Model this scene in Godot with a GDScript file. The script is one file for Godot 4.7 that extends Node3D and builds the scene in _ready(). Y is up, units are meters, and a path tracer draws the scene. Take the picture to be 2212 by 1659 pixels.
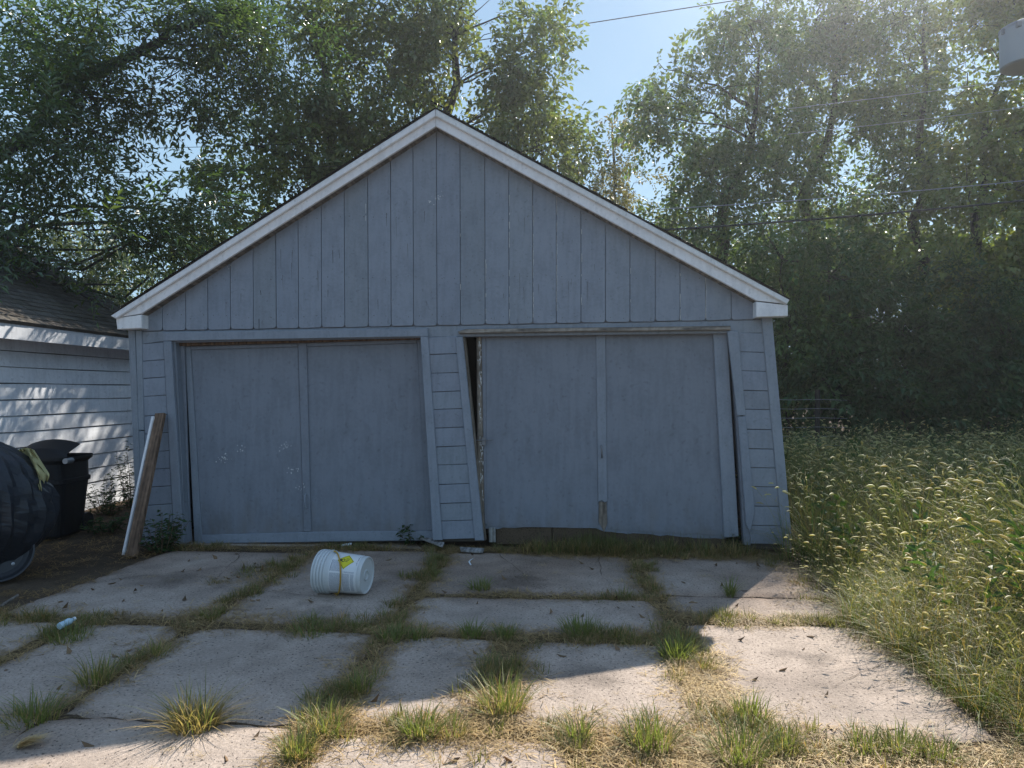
extends Node3D
# An old racked two-car garage with grey-blue board siding, seen across a cracked, weedy concrete driveway.
# Garage front wall lies in the plane z = 0, x to the right, y up, metres. The camera stands 6.73 m in front of it.

const CAM := Vector3(0.0, 1.5, 6.73)
const YAW := 4.3
const PITCH := 0.58
const FPX := 1535.0
var cb: Basis
var org := Vector3.ZERO
var used := {}
var M := {}
var rng := RandomNumberGenerator.new()

# ------------------------------------------------------------------ surveying
func ray(px: float, py: float) -> Vector3:
	return cb * Vector3((px - 1106.0) / FPX, (829.5 - py) / FPX, -1.0)

func on_z(px: float, py: float, z := 0.0) -> Vector3:
	var r := ray(px, py)
	return CAM + r * ((z - CAM.z) / r.z)

func on_y(px: float, py: float, y := 0.0) -> Vector3:
	var r := ray(px, py)
	return CAM + r * ((y - CAM.y) / r.y)

func at_d(px: float, py: float, d: float) -> Vector3:
	return CAM + ray(px, py) * d

# ------------------------------------------------------------------ mesh builder
class MB:
	var v := PackedVector3Array()
	var n := PackedVector3Array()
	var c := PackedColorArray()
	var t := PackedVector2Array()
	var col := Color.WHITE
	func tri3(a: Vector3, b: Vector3, d: Vector3, na: Vector3, nb: Vector3, nd: Vector3, ca: Color, cbb: Color, cd: Color, ta := Vector2.ZERO, tb := Vector2.ZERO, td := Vector2.ZERO):
		if (b - a).cross(d - a).dot(na + nb + nd) > 0.0:
			v.append_array([a, d, b]); n.append_array([na, nd, nb]); c.append_array([ca, cd, cbb]); t.append_array([ta, td, tb])
		else:
			v.append_array([a, b, d]); n.append_array([na, nb, nd]); c.append_array([ca, cbb, cd]); t.append_array([ta, tb, td])
	func tri(a: Vector3, b: Vector3, d: Vector3, out: Vector3):
		var nn := (b - a).cross(d - a)
		if nn.length_squared() < 1e-16:
			return
		nn = nn.normalized()
		if nn.dot(out) < 0.0:
			nn = -nn
		tri3(a, b, d, nn, nn, nn, col, col, col)
	func quad(a: Vector3, b: Vector3, d: Vector3, e: Vector3, out: Vector3):
		tri(a, b, d, out); tri(a, d, e, out)
	# polygon (front ring) pushed back along `back`, front edge chamfered by bev
	func prism(front: PackedVector3Array, back: Vector3, bev := 0.004):
		var k := front.size()
		var mid := Vector3.ZERO
		for p in front:
			mid += p / k
		var bn := back.normalized()
		var inner := PackedVector3Array()
		var edge := PackedVector3Array()
		for i in k:
			var p0 := front[(i + k - 1) % k]
			var p := front[i]
			var p1 := front[(i + 1) % k]
			var e0 := (p - p0).normalized()
			var e1 := (p1 - p).normalized()
			var n0 := e0.cross(bn); var n1 := e1.cross(bn)
			if n0.dot(mid - (p + p0) * 0.5) < 0.0: n0 = -n0
			if n1.dot(mid - (p + p1) * 0.5) < 0.0: n1 = -n1
			var m := n0 + n1
			var q := m.dot(n0)
			inner.append(p + (m * (bev / q) if q > 0.2 else m * bev))
			edge.append(p + bn * bev)
		var tris := Geometry2D.triangulate_polygon(_flat(inner, bn))
		for i in range(0, tris.size(), 3):
			tri(inner[tris[i]], inner[tris[i + 1]], inner[tris[i + 2]], -bn)
			tri(front[tris[i]] + back, front[tris[i + 1]] + back, front[tris[i + 2]] + back, bn)
		for i in k:
			var j := (i + 1) % k
			var nn := (front[j] - front[i]).cross(bn)
			if nn.dot((front[i] + front[j]) * 0.5 - mid) < 0.0: nn = -nn
			quad(inner[i], inner[j], edge[j], edge[i], nn.normalized() - bn)
			quad(edge[i], edge[j], front[j] + back, front[i] + back, nn)
	func _flat(pts: PackedVector3Array, bn: Vector3) -> PackedVector2Array:
		var u := bn.cross(Vector3.UP if absf(bn.y) < 0.9 else Vector3.RIGHT).normalized()
		var w := bn.cross(u)
		var r := PackedVector2Array()
		for p in pts:
			r.append(Vector2(p.dot(u), p.dot(w)))
		return r
	func box(lo: Vector3, hi: Vector3, bev := 0.004):
		prism(PackedVector3Array([Vector3(lo.x, lo.y, hi.z), Vector3(hi.x, lo.y, hi.z), Vector3(hi.x, hi.y, hi.z), Vector3(lo.x, hi.y, hi.z)]), Vector3(0, 0, lo.z - hi.z), bev)
	func tube(pts: PackedVector3Array, radii: PackedFloat32Array, sides := 6, caps := true):
		var rings := []
		var k := pts.size()
		var up := Vector3.UP
		for i in k:
			var dir := (pts[mini(i + 1, k - 1)] - pts[maxi(i - 1, 0)]).normalized()
			if absf(dir.dot(up)) > 0.95: up = Vector3.RIGHT
			var x := dir.cross(up).normalized()
			up = x.cross(dir).normalized()
			var ring := PackedVector3Array()
			for s in sides:
				var a := TAU * s / sides
				ring.append(x * cos(a) + up * sin(a))
			rings.append(ring)
		var run := 0.0
		for i in k - 1:
			var l := pts[i].distance_to(pts[i + 1])
			for s in sides:
				var s2 := (s + 1) % sides
				var na: Vector3 = rings[i][s]; var nb: Vector3 = rings[i][s2]; var nc: Vector3 = rings[i + 1][s2]; var nd: Vector3 = rings[i + 1][s]
				var a := pts[i] + na * radii[i]; var b := pts[i] + nb * radii[i]; var d := pts[i + 1] + nc * radii[i + 1]; var e := pts[i + 1] + nd * radii[i + 1]
				var ua := Vector2(float(s) / sides, run); var ub := Vector2(float(s + 1) / sides, run); var ud := Vector2(float(s + 1) / sides, run + l); var ue := Vector2(float(s) / sides, run + l)
				tri3(a, b, d, na, nb, nc, col, col, col, ua, ub, ud)
				tri3(a, d, e, na, nc, nd, col, col, col, ua, ud, ue)
			run += l
		if caps:
			for e in [0, k - 1]:
				var dir: Vector3 = (pts[1] - pts[0]) * -1.0 if e == 0 else pts[k - 1] - pts[k - 2]
				if radii[e] > 0.0015:
					for s in range(1, sides - 1):
						tri(pts[e] + rings[e][0] * radii[e], pts[e] + rings[e][s] * radii[e], pts[e] + rings[e][s + 1] * radii[e], dir)
	# profile of (radius, height) about an axis given by a transform (y = axis)
	func lathe(prof: PackedVector2Array, xf: Transform3D, sides := 32):
		for i in prof.size() - 1:
			var p := prof[i]; var q := prof[i + 1]
			var d := (q - p)
			var nr := Vector2(d.y, -d.x).normalized()
			for s in sides:
				var a0 := TAU * s / sides; var a1 := TAU * (s + 1) / sides
				var r0 := Vector3(cos(a0), 0, sin(a0)); var r1 := Vector3(cos(a1), 0, sin(a1))
				var a := xf * (r0 * p.x + Vector3.UP * p.y); var b := xf * (r1 * p.x + Vector3.UP * p.y)
				var e := xf * (r1 * q.x + Vector3.UP * q.y); var f := xf * (r0 * q.x + Vector3.UP * q.y)
				var n0 := (xf.basis * (r0 * nr.x + Vector3.UP * nr.y)).normalized(); var n1 := (xf.basis * (r1 * nr.x + Vector3.UP * nr.y)).normalized()
				var u0 := float(s) / sides; var u1 := float(s + 1) / sides
				if p.x > 1e-5: tri3(a, b, e, n0, n1, n1, col, col, col, Vector2(u0, p.y), Vector2(u1, p.y), Vector2(u1, q.y))
				if q.x > 1e-5: tri3(a, e, f, n0, n1, n0, col, col, col, Vector2(u0, p.y), Vector2(u1, q.y), Vector2(u0, q.y))
	# smooth sheet of rows x columns points
	func sheet(pts: Array, up: Vector3, cols = null, uvs = null):
		var h := pts.size(); var w: int = pts[0].size()
		var ns := []
		for j in h:
			var row := PackedVector3Array()
			for i in w:
				var dx: Vector3 = pts[j][mini(i + 1, w - 1)] - pts[j][maxi(i - 1, 0)]
				var dy: Vector3 = pts[mini(j + 1, h - 1)][i] - pts[maxi(j - 1, 0)][i]
				var nn := dx.cross(dy).normalized()
				row.append(nn if nn.dot(up) >= 0.0 else -nn)
			ns.append(row)
		for j in h - 1:
			for i in w - 1:
				var ca: Color = col; var cb2: Color = col; var cc: Color = col; var cd: Color = col
				if cols != null:
					ca = cols[j][i]; cb2 = cols[j][i + 1]; cc = cols[j + 1][i + 1]; cd = cols[j + 1][i]
				var ta := Vector2.ZERO; var tb := Vector2.ZERO; var tc := Vector2.ZERO; var td := Vector2.ZERO
				if uvs != null:
					ta = uvs[j][i]; tb = uvs[j][i + 1]; tc = uvs[j + 1][i + 1]; td = uvs[j + 1][i]
				tri3(pts[j][i], pts[j][i + 1], pts[j + 1][i + 1], ns[j][i], ns[j][i + 1], ns[j + 1][i + 1], ca, cb2, cc, ta, tb, tc)
				tri3(pts[j][i], pts[j + 1][i + 1], pts[j + 1][i], ns[j][i], ns[j + 1][i + 1], ns[j + 1][i], ca, cc, cd, ta, tc, td)
	# grass blade / leaf strip: points, half widths, side vector
	func strip(pts: PackedVector3Array, hw: PackedFloat32Array, side: Vector3, c0: Color, c1: Color):
		var k := pts.size()
		for i in k - 1:
			var d := (pts[i + 1] - pts[i])
			var nn := side.cross(d).normalized()
			var a := c0.lerp(c1, float(i) / (k - 1)); var b := c0.lerp(c1, float(i + 1) / (k - 1))
			tri3(pts[i] - side * hw[i], pts[i] + side * hw[i], pts[i + 1] + side * hw[i + 1], nn, nn, nn, a, a, b)
			if hw[i + 1] > 0.0004:
				tri3(pts[i] - side * hw[i], pts[i + 1] + side * hw[i + 1], pts[i + 1] - side * hw[i + 1], nn, nn, nn, a, b, b)
	func mesh(off := Vector3.ZERO) -> ArrayMesh:
		var a := []
		a.resize(Mesh.ARRAY_MAX)
		if off != Vector3.ZERO:
			for i in v.size():
				v[i] -= off
		a[Mesh.ARRAY_VERTEX] = v; a[Mesh.ARRAY_NORMAL] = n; a[Mesh.ARRAY_COLOR] = c; a[Mesh.ARRAY_TEX_UV] = t
		var am := ArrayMesh.new()
		am.add_surface_from_arrays(Mesh.PRIMITIVE_TRIANGLES, a)
		return am

# ------------------------------------------------------------------ scene graph helpers
func numbered(called: String) -> String:
	if not used.has(called):
		used[called] = 0
		return called
	used[called] += 1
	return "%s_%03d" % [called, used[called]]

func tag(o: Node, label: String, category: String, group := "", kind := ""):
	if label: o.set_meta("label", label)
	if category: o.set_meta("category", category)
	if group: o.set_meta("group", group)
	if kind: o.set_meta("kind", kind)

func thing(called: String, label: String, category: String, at := Vector3.ZERO, group := "") -> Node3D:
	var o := Node3D.new()
	o.name = numbered(called)
	add_child(o)
	o.position = at
	org = at
	tag(o, label, category, group)
	return o

func put(called: String, mb: MB, mat: Material, parent: Node = self) -> MeshInstance3D:
	var o := MeshInstance3D.new()
	var nm := called
	if parent == self:
		nm = numbered(called)
	else:
		var q := 0
		while parent.has_node(NodePath(nm)):
			q += 1
			nm = "%s_%03d" % [called, q]
	o.name = nm
	o.mesh = mb.mesh(org if parent != self else Vector3.ZERO)
	o.material_override = mat
	parent.add_child(o, true)
	return o

func structure(called: String, mb: MB, mat: Material) -> MeshInstance3D:
	var o := put(called, mb, mat)
	o.set_meta("kind", "structure")
	return o

# a board seen on the garage front: outline in survey pixels, front face at z, thickness t
func board(called: String, px: Array, z: float, t: float, mat: Material, parent: Node, bev := 0.004) -> MeshInstance3D:
	var mb := MB.new()
	var tone := rng.randf_range(0.91, 1.07)
	mb.col = Color(tone * rng.randf_range(0.985, 1.015), tone, tone * rng.randf_range(0.97, 1.02))
	var f := PackedVector3Array()
	for p in px:
		f.append(on_z(p.x, p.y, z))
	mb.prism(f, Vector3(0, 0, -t), bev)
	return put(called, mb, mat, parent)

func V(a: float, b: float) -> Vector2:
	return Vector2(a, b)

# ------------------------------------------------------------------ materials
func noise(seed_: int, freq: float, oct := 4, type := FastNoiseLite.TYPE_SIMPLEX_SMOOTH) -> FastNoiseLite:
	var f := FastNoiseLite.new()
	f.seed = seed_; f.frequency = freq; f.noise_type = type
	f.fractal_octaves = oct
	return f

func nimg(w: int, h: int, seed_: int, freq: float, oct := 4, type := FastNoiseLite.TYPE_SIMPLEX_SMOOTH) -> PackedByteArray:
	var im := noise(seed_, freq, oct, type).get_seamless_image(w, h, false, false, 0.12, true)
	im.convert(Image.FORMAT_L8)
	return im.get_data()

func stretched(w: int, h: int, sw: int, sh: int, seed_: int, freq: float) -> PackedByteArray:
	var im := noise(seed_, freq, 4).get_seamless_image(sw, sh, false, false, 0.12, true)
	im.convert(Image.FORMAT_L8)
	im.resize(w, h, Image.INTERPOLATE_CUBIC)
	return im.get_data()

func srgb(r: float, g: float, b: float) -> Color:
	return Color(r, g, b).linear_to_srgb()

# colour = base (linear) * factor built from bytes; returns [albedo texture, normal texture]
func build_tex(n: int, f: Callable, hgt: Callable, strength: float) -> Array:
	var data := PackedByteArray(); data.resize(n * n * 3)
	var hd := PackedByteArray(); hd.resize(n * n)
	for i in n * n:
		var cl: Color = f.call(i)
		data[i * 3] = clampi(int(cl.r * 255.0), 0, 255); data[i * 3 + 1] = clampi(int(cl.g * 255.0), 0, 255); data[i * 3 + 2] = clampi(int(cl.b * 255.0), 0, 255)
		hd[i] = clampi(int(hgt.call(i) * 255.0), 0, 255)
	var im := Image.create_from_data(n, n, false, Image.FORMAT_RGB8, data)
	var hi := Image.create_from_data(n, n, false, Image.FORMAT_L8, hd)
	hi.convert(Image.FORMAT_RGBA8)
	hi.bump_map_to_normal_map(strength)
	return [ImageTexture.create_from_image(im), ImageTexture.create_from_image(hi)]

func tri_mat(tx: Array, scale: Vector3, rough := 0.8, tint := Color.WHITE, nscale := 1.0, spec := 0.4) -> StandardMaterial3D:
	var m := StandardMaterial3D.new()
	m.albedo_color = tint
	m.albedo_texture = tx[0]
	if tx[1] != null and nscale > 0.0:
		m.normal_enabled = true
		m.normal_texture = tx[1]
		m.normal_scale = nscale
	m.uv1_triplanar = true
	m.uv1_world_triplanar = true
	m.uv1_scale = scale
	m.uv1_triplanar_sharpness = 6.0
	m.roughness = rough
	m.metallic_specular = spec
	m.vertex_color_use_as_albedo = true
	return m

func flat_mat(lin: Color, rough := 0.7, spec := 0.4, metal := 0.0) -> StandardMaterial3D:
	var m := StandardMaterial3D.new()
	m.albedo_color = lin.linear_to_srgb()
	m.roughness = rough
	m.metallic_specular = spec
	m.metallic = metal
	m.vertex_color_use_as_albedo = true
	return m

func leaf_mat(rough: float, back: Color, spec := 0.5) -> StandardMaterial3D:
	var m := StandardMaterial3D.new()
	m.albedo_color = Color.WHITE
	m.vertex_color_use_as_albedo = true
	m.roughness = rough
	m.metallic_specular = spec
	m.backlight_enabled = true
	m.backlight = back.linear_to_srgb()
	m.cull_mode = BaseMaterial3D.CULL_DISABLED
	return m

func make_materials():
	var n := 512
	# painted boards: brush grain running vertically, blotches, a few dark specks
	var grain := stretched(n, n, 256, 24, 11, 0.09)
	var blot := nimg(n, n, 12, 0.008, 4)
	var fine := nimg(n, n, 13, 0.06, 3)
	var specks := nimg(n, n, 14, 0.035, 2)
	var sp2 := nimg(n, n, 15, 0.09, 2)
	var paint := build_tex(n, func(i: int) -> Color:
		var k := 0.87 + 0.09 * (blot[i] / 255.0) + 0.07 * (grain[i] / 255.0) + 0.06 * (fine[i] / 255.0)
		if specks[i] > 214: k *= 0.93
		if sp2[i] > 238: k *= 0.88
		return Color(k, k, k), func(i: int) -> float: return 0.6 * grain[i] / 255.0 + 0.4 * fine[i] / 255.0, 1.4)
	M.paint = tri_mat(paint, Vector3(0.8, 0.8, 0.8), 0.62, srgb(0.245, 0.270, 0.318), 0.3)
	M.paint_door = tri_mat(paint, Vector3(0.63, 0.63, 0.63), 0.60, srgb(0.205, 0.222, 0.260), 0.3)
	M.paint_trim = tri_mat(paint, Vector3(0.9, 0.9, 0.9), 0.6, srgb(0.245, 0.270, 0.315), 0.3)
	M.white = tri_mat(paint, Vector3(0.7, 0.7, 0.7), 0.55, srgb(0.80, 0.78, 0.79), 0.2)
	M.white_wall = tri_mat(paint, Vector3(0.6, 0.6, 0.6), 0.6, srgb(0.76, 0.77, 0.80), 0.3)
	M.eave_paint = tri_mat(paint, Vector3(0.6, 0.6, 0.6), 0.6, srgb(0.62, 0.63, 0.66), 0.3)
	# weathered bare wood, grain along y
	var g2 := stretched(n, n, 300, 12, 21, 0.07)
	var g3 := nimg(n, n, 22, 0.02, 4)
	var wood := build_tex(n, func(i: int) -> Color:
		var a := g2[i] / 255.0; var b := g3[i] / 255.0
		var k := 0.55 + 0.5 * a + 0.25 * (b - 0.5)
		return Color(k, k * 0.985, k * 0.97), func(i: int) -> float: return g2[i] / 255.0, 3.0)
	M.bare_wood = tri_mat(wood, Vector3(1.3, 1.3, 1.3), 0.85, srgb(0.30, 0.26, 0.22), 0.8)
	M.brown_wood = tri_mat(wood, Vector3(1.3, 1.3, 1.3), 0.8, srgb(0.24, 0.155, 0.105), 0.6)
	M.grey_wood = tri_mat(wood, Vector3(1.3, 1.3, 1.3), 0.85, srgb(0.44, 0.43, 0.42), 0.8)
	# same grain turned on its side
	var hw := []
	for q in 2:
		var im: Image = wood[q].get_image().duplicate()
		im.rotate_90(CLOCKWISE)
		hw.append(ImageTexture.create_from_image(im))
	M.bare_wood_h = tri_mat(hw, Vector3(1.3, 1.3, 1.3), 0.85, srgb(0.36, 0.32, 0.28), 0.0)
	M.bark = tri_mat(wood, Vector3(0.9, 0.5, 0.9), 0.95, srgb(0.058, 0.048, 0.040), 1.6)
	# concrete: exposed aggregate, pits and stains
	var nc := 1024
	var ag := nimg(nc, nc, 31, 0.075, 2, FastNoiseLite.TYPE_CELLULAR)
	var pit := nimg(nc, nc, 32, 0.05, 3)
	var stain := nimg(nc, nc, 33, 0.006, 5)
	var gr := nimg(nc, nc, 34, 0.22, 2)
	var conc := build_tex(nc, func(i: int) -> Color:
		var k := 0.70 + 0.20 * (ag[i] / 255.0) + 0.16 * (gr[i] / 255.0) + 0.12 * (stain[i] / 255.0)
		if pit[i] > 196: k *= 0.60
		var w := 0.03 * (gr[i] / 255.0 - 0.5)
		return Color(k + w, k, k - w), func(i: int) -> float: return clampf(0.45 * ag[i] / 255.0 + 0.45 * gr[i] / 255.0 + 0.2 - (0.5 if pit[i] > 196 else 0.0), 0.0, 1.0), 3.0)
	M.concrete = tri_mat(conc, Vector3(0.75, 0.75, 0.75), 0.92, srgb(0.455, 0.368, 0.305), 1.0, 0.25)
	M.soil = tri_mat(conc, Vector3(0.9, 0.9, 0.9), 0.97, srgb(0.135, 0.098, 0.068), 2.2, 0.2)
	var shg := nimg(n, n, 41, 0.2, 2)
	var shb := nimg(n, n, 42, 0.01, 3)
	var shin := build_tex(n, func(i: int) -> Color:
		var k := 0.5 + 0.5 * shg[i] / 255.0 + 0.25 * shb[i] / 255.0
		return Color(k, k * 0.98, k * 0.95), func(i: int) -> float: return shg[i] / 255.0, 3.0)
	M.shingle = tri_mat(shin, Vector3(1.0, 1.0, 1.0), 0.95, srgb(0.17, 0.155, 0.14), 1.0, 0.2)
	M.dark_shingle = tri_mat(shin, Vector3(1.0, 1.0, 1.0), 0.95, srgb(0.06, 0.055, 0.05), 1.0, 0.2)
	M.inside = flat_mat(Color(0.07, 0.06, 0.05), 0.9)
	M.black_plastic = flat_mat(Color(0.012, 0.012, 0.014), 0.55)
	M.blue_plastic = tri_mat(paint, Vector3(1.5, 1.5, 1.5), 0.38, srgb(0.022, 0.025, 0.032), 0.3)
	M.dish = flat_mat(Color(0.03, 0.032, 0.038), 0.35)
	M.tarp = flat_mat(Color(0.035, 0.048, 0.10), 0.4)
	M.tarp.cull_mode = BaseMaterial3D.CULL_DISABLED
	M.cloth = flat_mat(Color(0.50, 0.44, 0.22), 0.95, 0.2)
	M.cloth.cull_mode = BaseMaterial3D.CULL_DISABLED
	M.metal = flat_mat(Color(0.20, 0.20, 0.21), 0.5, 0.5, 0.6)
	M.cable = flat_mat(Color(0.02, 0.02, 0.022), 0.5)
	M.cable_bare = flat_mat(Color(0.30, 0.31, 0.33), 0.4, 0.6, 0.5)
	M.can = flat_mat(Color(0.30, 0.33, 0.36), 0.5)
	M.pail = flat_mat(Color(0.54, 0.55, 0.55), 0.45)
	M.pail_band = flat_mat(Color(0.20, 0.20, 0.18), 0.6)
	M.bail = flat_mat(Color(0.42, 0.25, 0.035), 0.45)
	M.paper = flat_mat(Color(0.70, 0.72, 0.74), 0.6)
	M.chip = flat_mat(Color(0.62, 0.61, 0.60), 0.7)
	M.grass = leaf_mat(0.5, Color(0.90, 1.0, 0.55))
	M.straw = leaf_mat(0.6, Color(0.5, 0.45, 0.34), 0.4)
	M.leaf_ash = leaf_mat(0.26, Color(0.85, 1.0, 0.5), 0.75)
	M.leaf = leaf_mat(0.36, Color(0.95, 1.0, 0.5), 0.6)
	M.leaf_shrub = leaf_mat(0.5, Color(0.75, 0.9, 0.45), 0.4)
	M.dead_leaf = leaf_mat(0.7, Color(0.3, 0.2, 0.1), 0.3)

# ------------------------------------------------------------------ ready
func _ready():
	cb = Basis.from_euler(Vector3(deg_to_rad(PITCH), deg_to_rad(YAW), 0.0))
	var cam := Camera3D.new()
	cam.name = "camera"
	cam.fov = 2.0 * rad_to_deg(atan(829.5 / FPX))
	cam.near = 0.05
	cam.far = 500.0
	cam.transform = Transform3D(cb, CAM)
	add_child(cam)
	cam.current = true

	var to_sun := Vector3(0.335, 0.651, -0.681).normalized()
	var sky_mat := ProceduralSkyMaterial.new()
	sky_mat.sky_top_color = Color(0.425, 0.53, 0.665)
	sky_mat.sky_horizon_color = Color(0.615, 0.745, 0.815)
	sky_mat.sky_curve = 0.28
	sky_mat.ground_bottom_color = Color(0.30, 0.29, 0.26)
	sky_mat.ground_horizon_color = Color(0.45, 0.47, 0.46)
	sky_mat.sun_angle_max = 55.0
	sky_mat.sun_curve = 0.12
	sky_mat.sky_energy_multiplier = 1.0
	var env := Environment.new()
	env.background_mode = Environment.BG_SKY
	env.sky = Sky.new()
	env.sky.sky_material = sky_mat
	env.background_energy_multiplier = 1.0
	env.tonemap_mode = Environment.TONE_MAPPER_LINEAR
	env.tonemap_exposure = 1.8
	env.sdfgi_enabled = true
	env.ssao_enabled = true
	env.ssil_enabled = true
	env.volumetric_fog_enabled = true
	env.volumetric_fog_density = 0.0017
	env.volumetric_fog_albedo = Color(0.95, 0.97, 1.0)
	env.volumetric_fog_anisotropy = 0.75
	var we := WorldEnvironment.new()
	we.name = "world_environment"
	we.environment = env
	add_child(we)
	var sun := DirectionalLight3D.new()
	sun.name = "sun"
	sun.basis = Basis.looking_at(-to_sun, Vector3.UP)
	sun.light_energy = 1.6
	sun.light_color = Color(1.0, 0.975, 0.93)
	sun.light_angular_distance = 0.53
	sun.shadow_enabled = true
	add_child(sun)

	rng.seed = 17
	make_materials()
	build_ground()
	build_driveway()
	build_garage()
	build_white_building()
	build_trees()
	build_wires()
	build_objects()
	build_grass()

# ------------------------------------------------------------------ ground and driveway
func build_ground():
	var nz := noise(5, 0.9, 4)
	var nb := noise(6, 0.35, 3)
	var mb := MB.new()
	var xs := PackedFloat32Array(); var zs := PackedFloat32Array()
	for e in [-260.0, -120.0, -60.0, -34.0]: xs.append(e)
	for i in 111: xs.append(-22.0 + i * 0.4)
	for e in [34.0, 60.0, 120.0, 260.0]: xs.append(e)
	for e in [-260.0, -120.0, -60.0, -40.0]: zs.append(e)
	for i in 91: zs.append(-27.0 + i * 0.4)
	for e in [16.0, 40.0, 120.0, 260.0]: zs.append(e)
	var pts := []; var cols := []
	for z in zs:
		var row := PackedVector3Array(); var cr := PackedColorArray()
		for x in xs:
			var on_drive: bool = x > -5.4 and x < 2.6 and z > -7.0
			var y: float = -0.020 + nz.get_noise_2d(x, z) * (0.008 if on_drive else 0.05)
			if not on_drive: y += 0.02
			row.append(Vector3(x, y, z))
			var k: float = 0.85 + 0.5 * nb.get_noise_2d(x, z)
			# pale gravel yard on the viewer's side, dark leaf mould under the trees
			var gv := smoothstep(4.6, 6.2, z)
			if on_drive and x > -3.9 and z < 6.2: gv = maxf(gv, 0.62)
			cr.append(Color(k, k, k).lerp(Color(2.2 * k, 2.6 * k, 3.2 * k), gv))
		pts.append(row); cols.append(cr)
	mb.sheet(pts, Vector3.UP, cols)
	structure("ground", mb, M.soil)

func slab(parent: Node3D, x0: float, x1: float, d0: float, d1: float, seed_: int, skew := 0.0):
	if d0 - d1 > 0.6:
		x0 -= 0.034; x1 += 0.034; d0 += 0.016; d1 -= 0.016
	var mb := MB.new()
	var r := RandomNumberGenerator.new()
	r.seed = seed_
	var en := noise(seed_, 2.2, 4)
	var st := noise(77, 0.7, 4)
	var st2 := noise(78, 3.0, 3)
	var nx := maxi(6, int((x1 - x0) / 0.06)); var nzz := maxi(6, int((d0 - d1) / 0.06))
	var tx := r.randf_range(-0.006, 0.006); var tz := r.randf_range(-0.005, 0.005)
	var pts := []; var cols := []
	for j in nzz + 1:
		var row := PackedVector3Array(); var cr := PackedColorArray()
		for i in nx + 1:
			var fi := float(i) / nx; var fj := float(j) / nzz
			var x := lerpf(x0, x1, fi) + skew * (fj - 0.5)
			var z := CAM.z - lerpf(d0, d1, fj)
			var ed: float = minf(minf(fi, 1.0 - fi) * (x1 - x0), minf(fj, 1.0 - fj) * (d0 - d1))
			var pull := clampf(1.0 - ed / 0.12, 0, 1)
			var cx := (x0 + x1) * 0.5; var cz := CAM.z - (d0 + d1) * 0.5
			var inw := Vector2(cx - x, cz - z).normalized()
			var amt: float = pull * (0.004 + 0.045 * absf(en.get_noise_2d(x * 1.6, z * 1.6)) + 0.016 * en.get_noise_2d(x * 9.0, z * 9.0))
			var corner: float = clampf(1.0 - (minf(fi, 1.0 - fi) * (x1 - x0) + minf(fj, 1.0 - fj) * (d0 - d1)) / 0.2, 0, 1)
			amt += corner * 0.05
			x += inw.x * amt; z += inw.y * amt
			var y: float = tx * (fi - 0.5) * 2.0 + tz * (fj - 0.5) * 2.0 + 0.003 * en.get_noise_2d(x * 4.0, z * 4.0)
			if i == 0 or j == 0 or i == nx or j == nzz: y -= 0.010
			row.append(Vector3(x, y, z))
			var k := 0.98 + 0.34 * st.get_noise_2d(x, z) + 0.16 * st2.get_noise_2d(x, z)
			# soil tracked over the slabs by the doors and along their edges
			var dirt := clampf(smoothstep(4.6, 6.7, CAM.z - z) * 0.45 + 0.45 * st.get_noise_2d(x * 0.6 + 9.0, z * 0.8) + 0.35 * pull + 0.02, 0.0, 0.8)
			# old oil drips where cars stood
			for o in [Vector3(-1.65, 2.05, 0.34), Vector3(-0.35, 1.15, 0.26), Vector3(0.15, 2.95, 0.22), Vector3(-3.1, 1.3, 0.3), Vector3(1.35, 2.6, 0.18)]:
				var far := Vector2(x - o.x, z - o.y).length() + 0.16 * st2.get_noise_2d(x * 2.0, z * 2.0)
				k *= 1.0 - 0.34 * (1.0 - smoothstep(o.z * 0.35, o.z, far))
			var cl := Color(k, k, k).lerp(Color(0.50, 0.40, 0.33) * k, dirt)
			cr.append(cl)
		pts.append(row); cols.append(cr)
	mb.sheet(pts, Vector3.UP, cols)
	mb.col = Color(0.5, 0.45, 0.4)
	var mid := Vector3((x0 + x1) * 0.5, 0, CAM.z - (d0 + d1) * 0.5)
	var rim := PackedVector3Array()
	for i in nx + 1: rim.append(pts[0][i])
	for j in range(1, nzz + 1): rim.append(pts[j][nx])
	for i in range(nx - 1, -1, -1): rim.append(pts[nzz][i])
	for j in range(nzz - 1, 0, -1): rim.append(pts[j][0])
	for i in rim.size():
		var p := rim[i]; var q := rim[(i + 1) % rim.size()]
		mb.quad(p, q, q - Vector3(0, 0.08, 0), p - Vector3(0, 0.08, 0), (p + q) * 0.5 - mid)
	put("concrete_slab", mb, M.concrete, parent)

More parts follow.
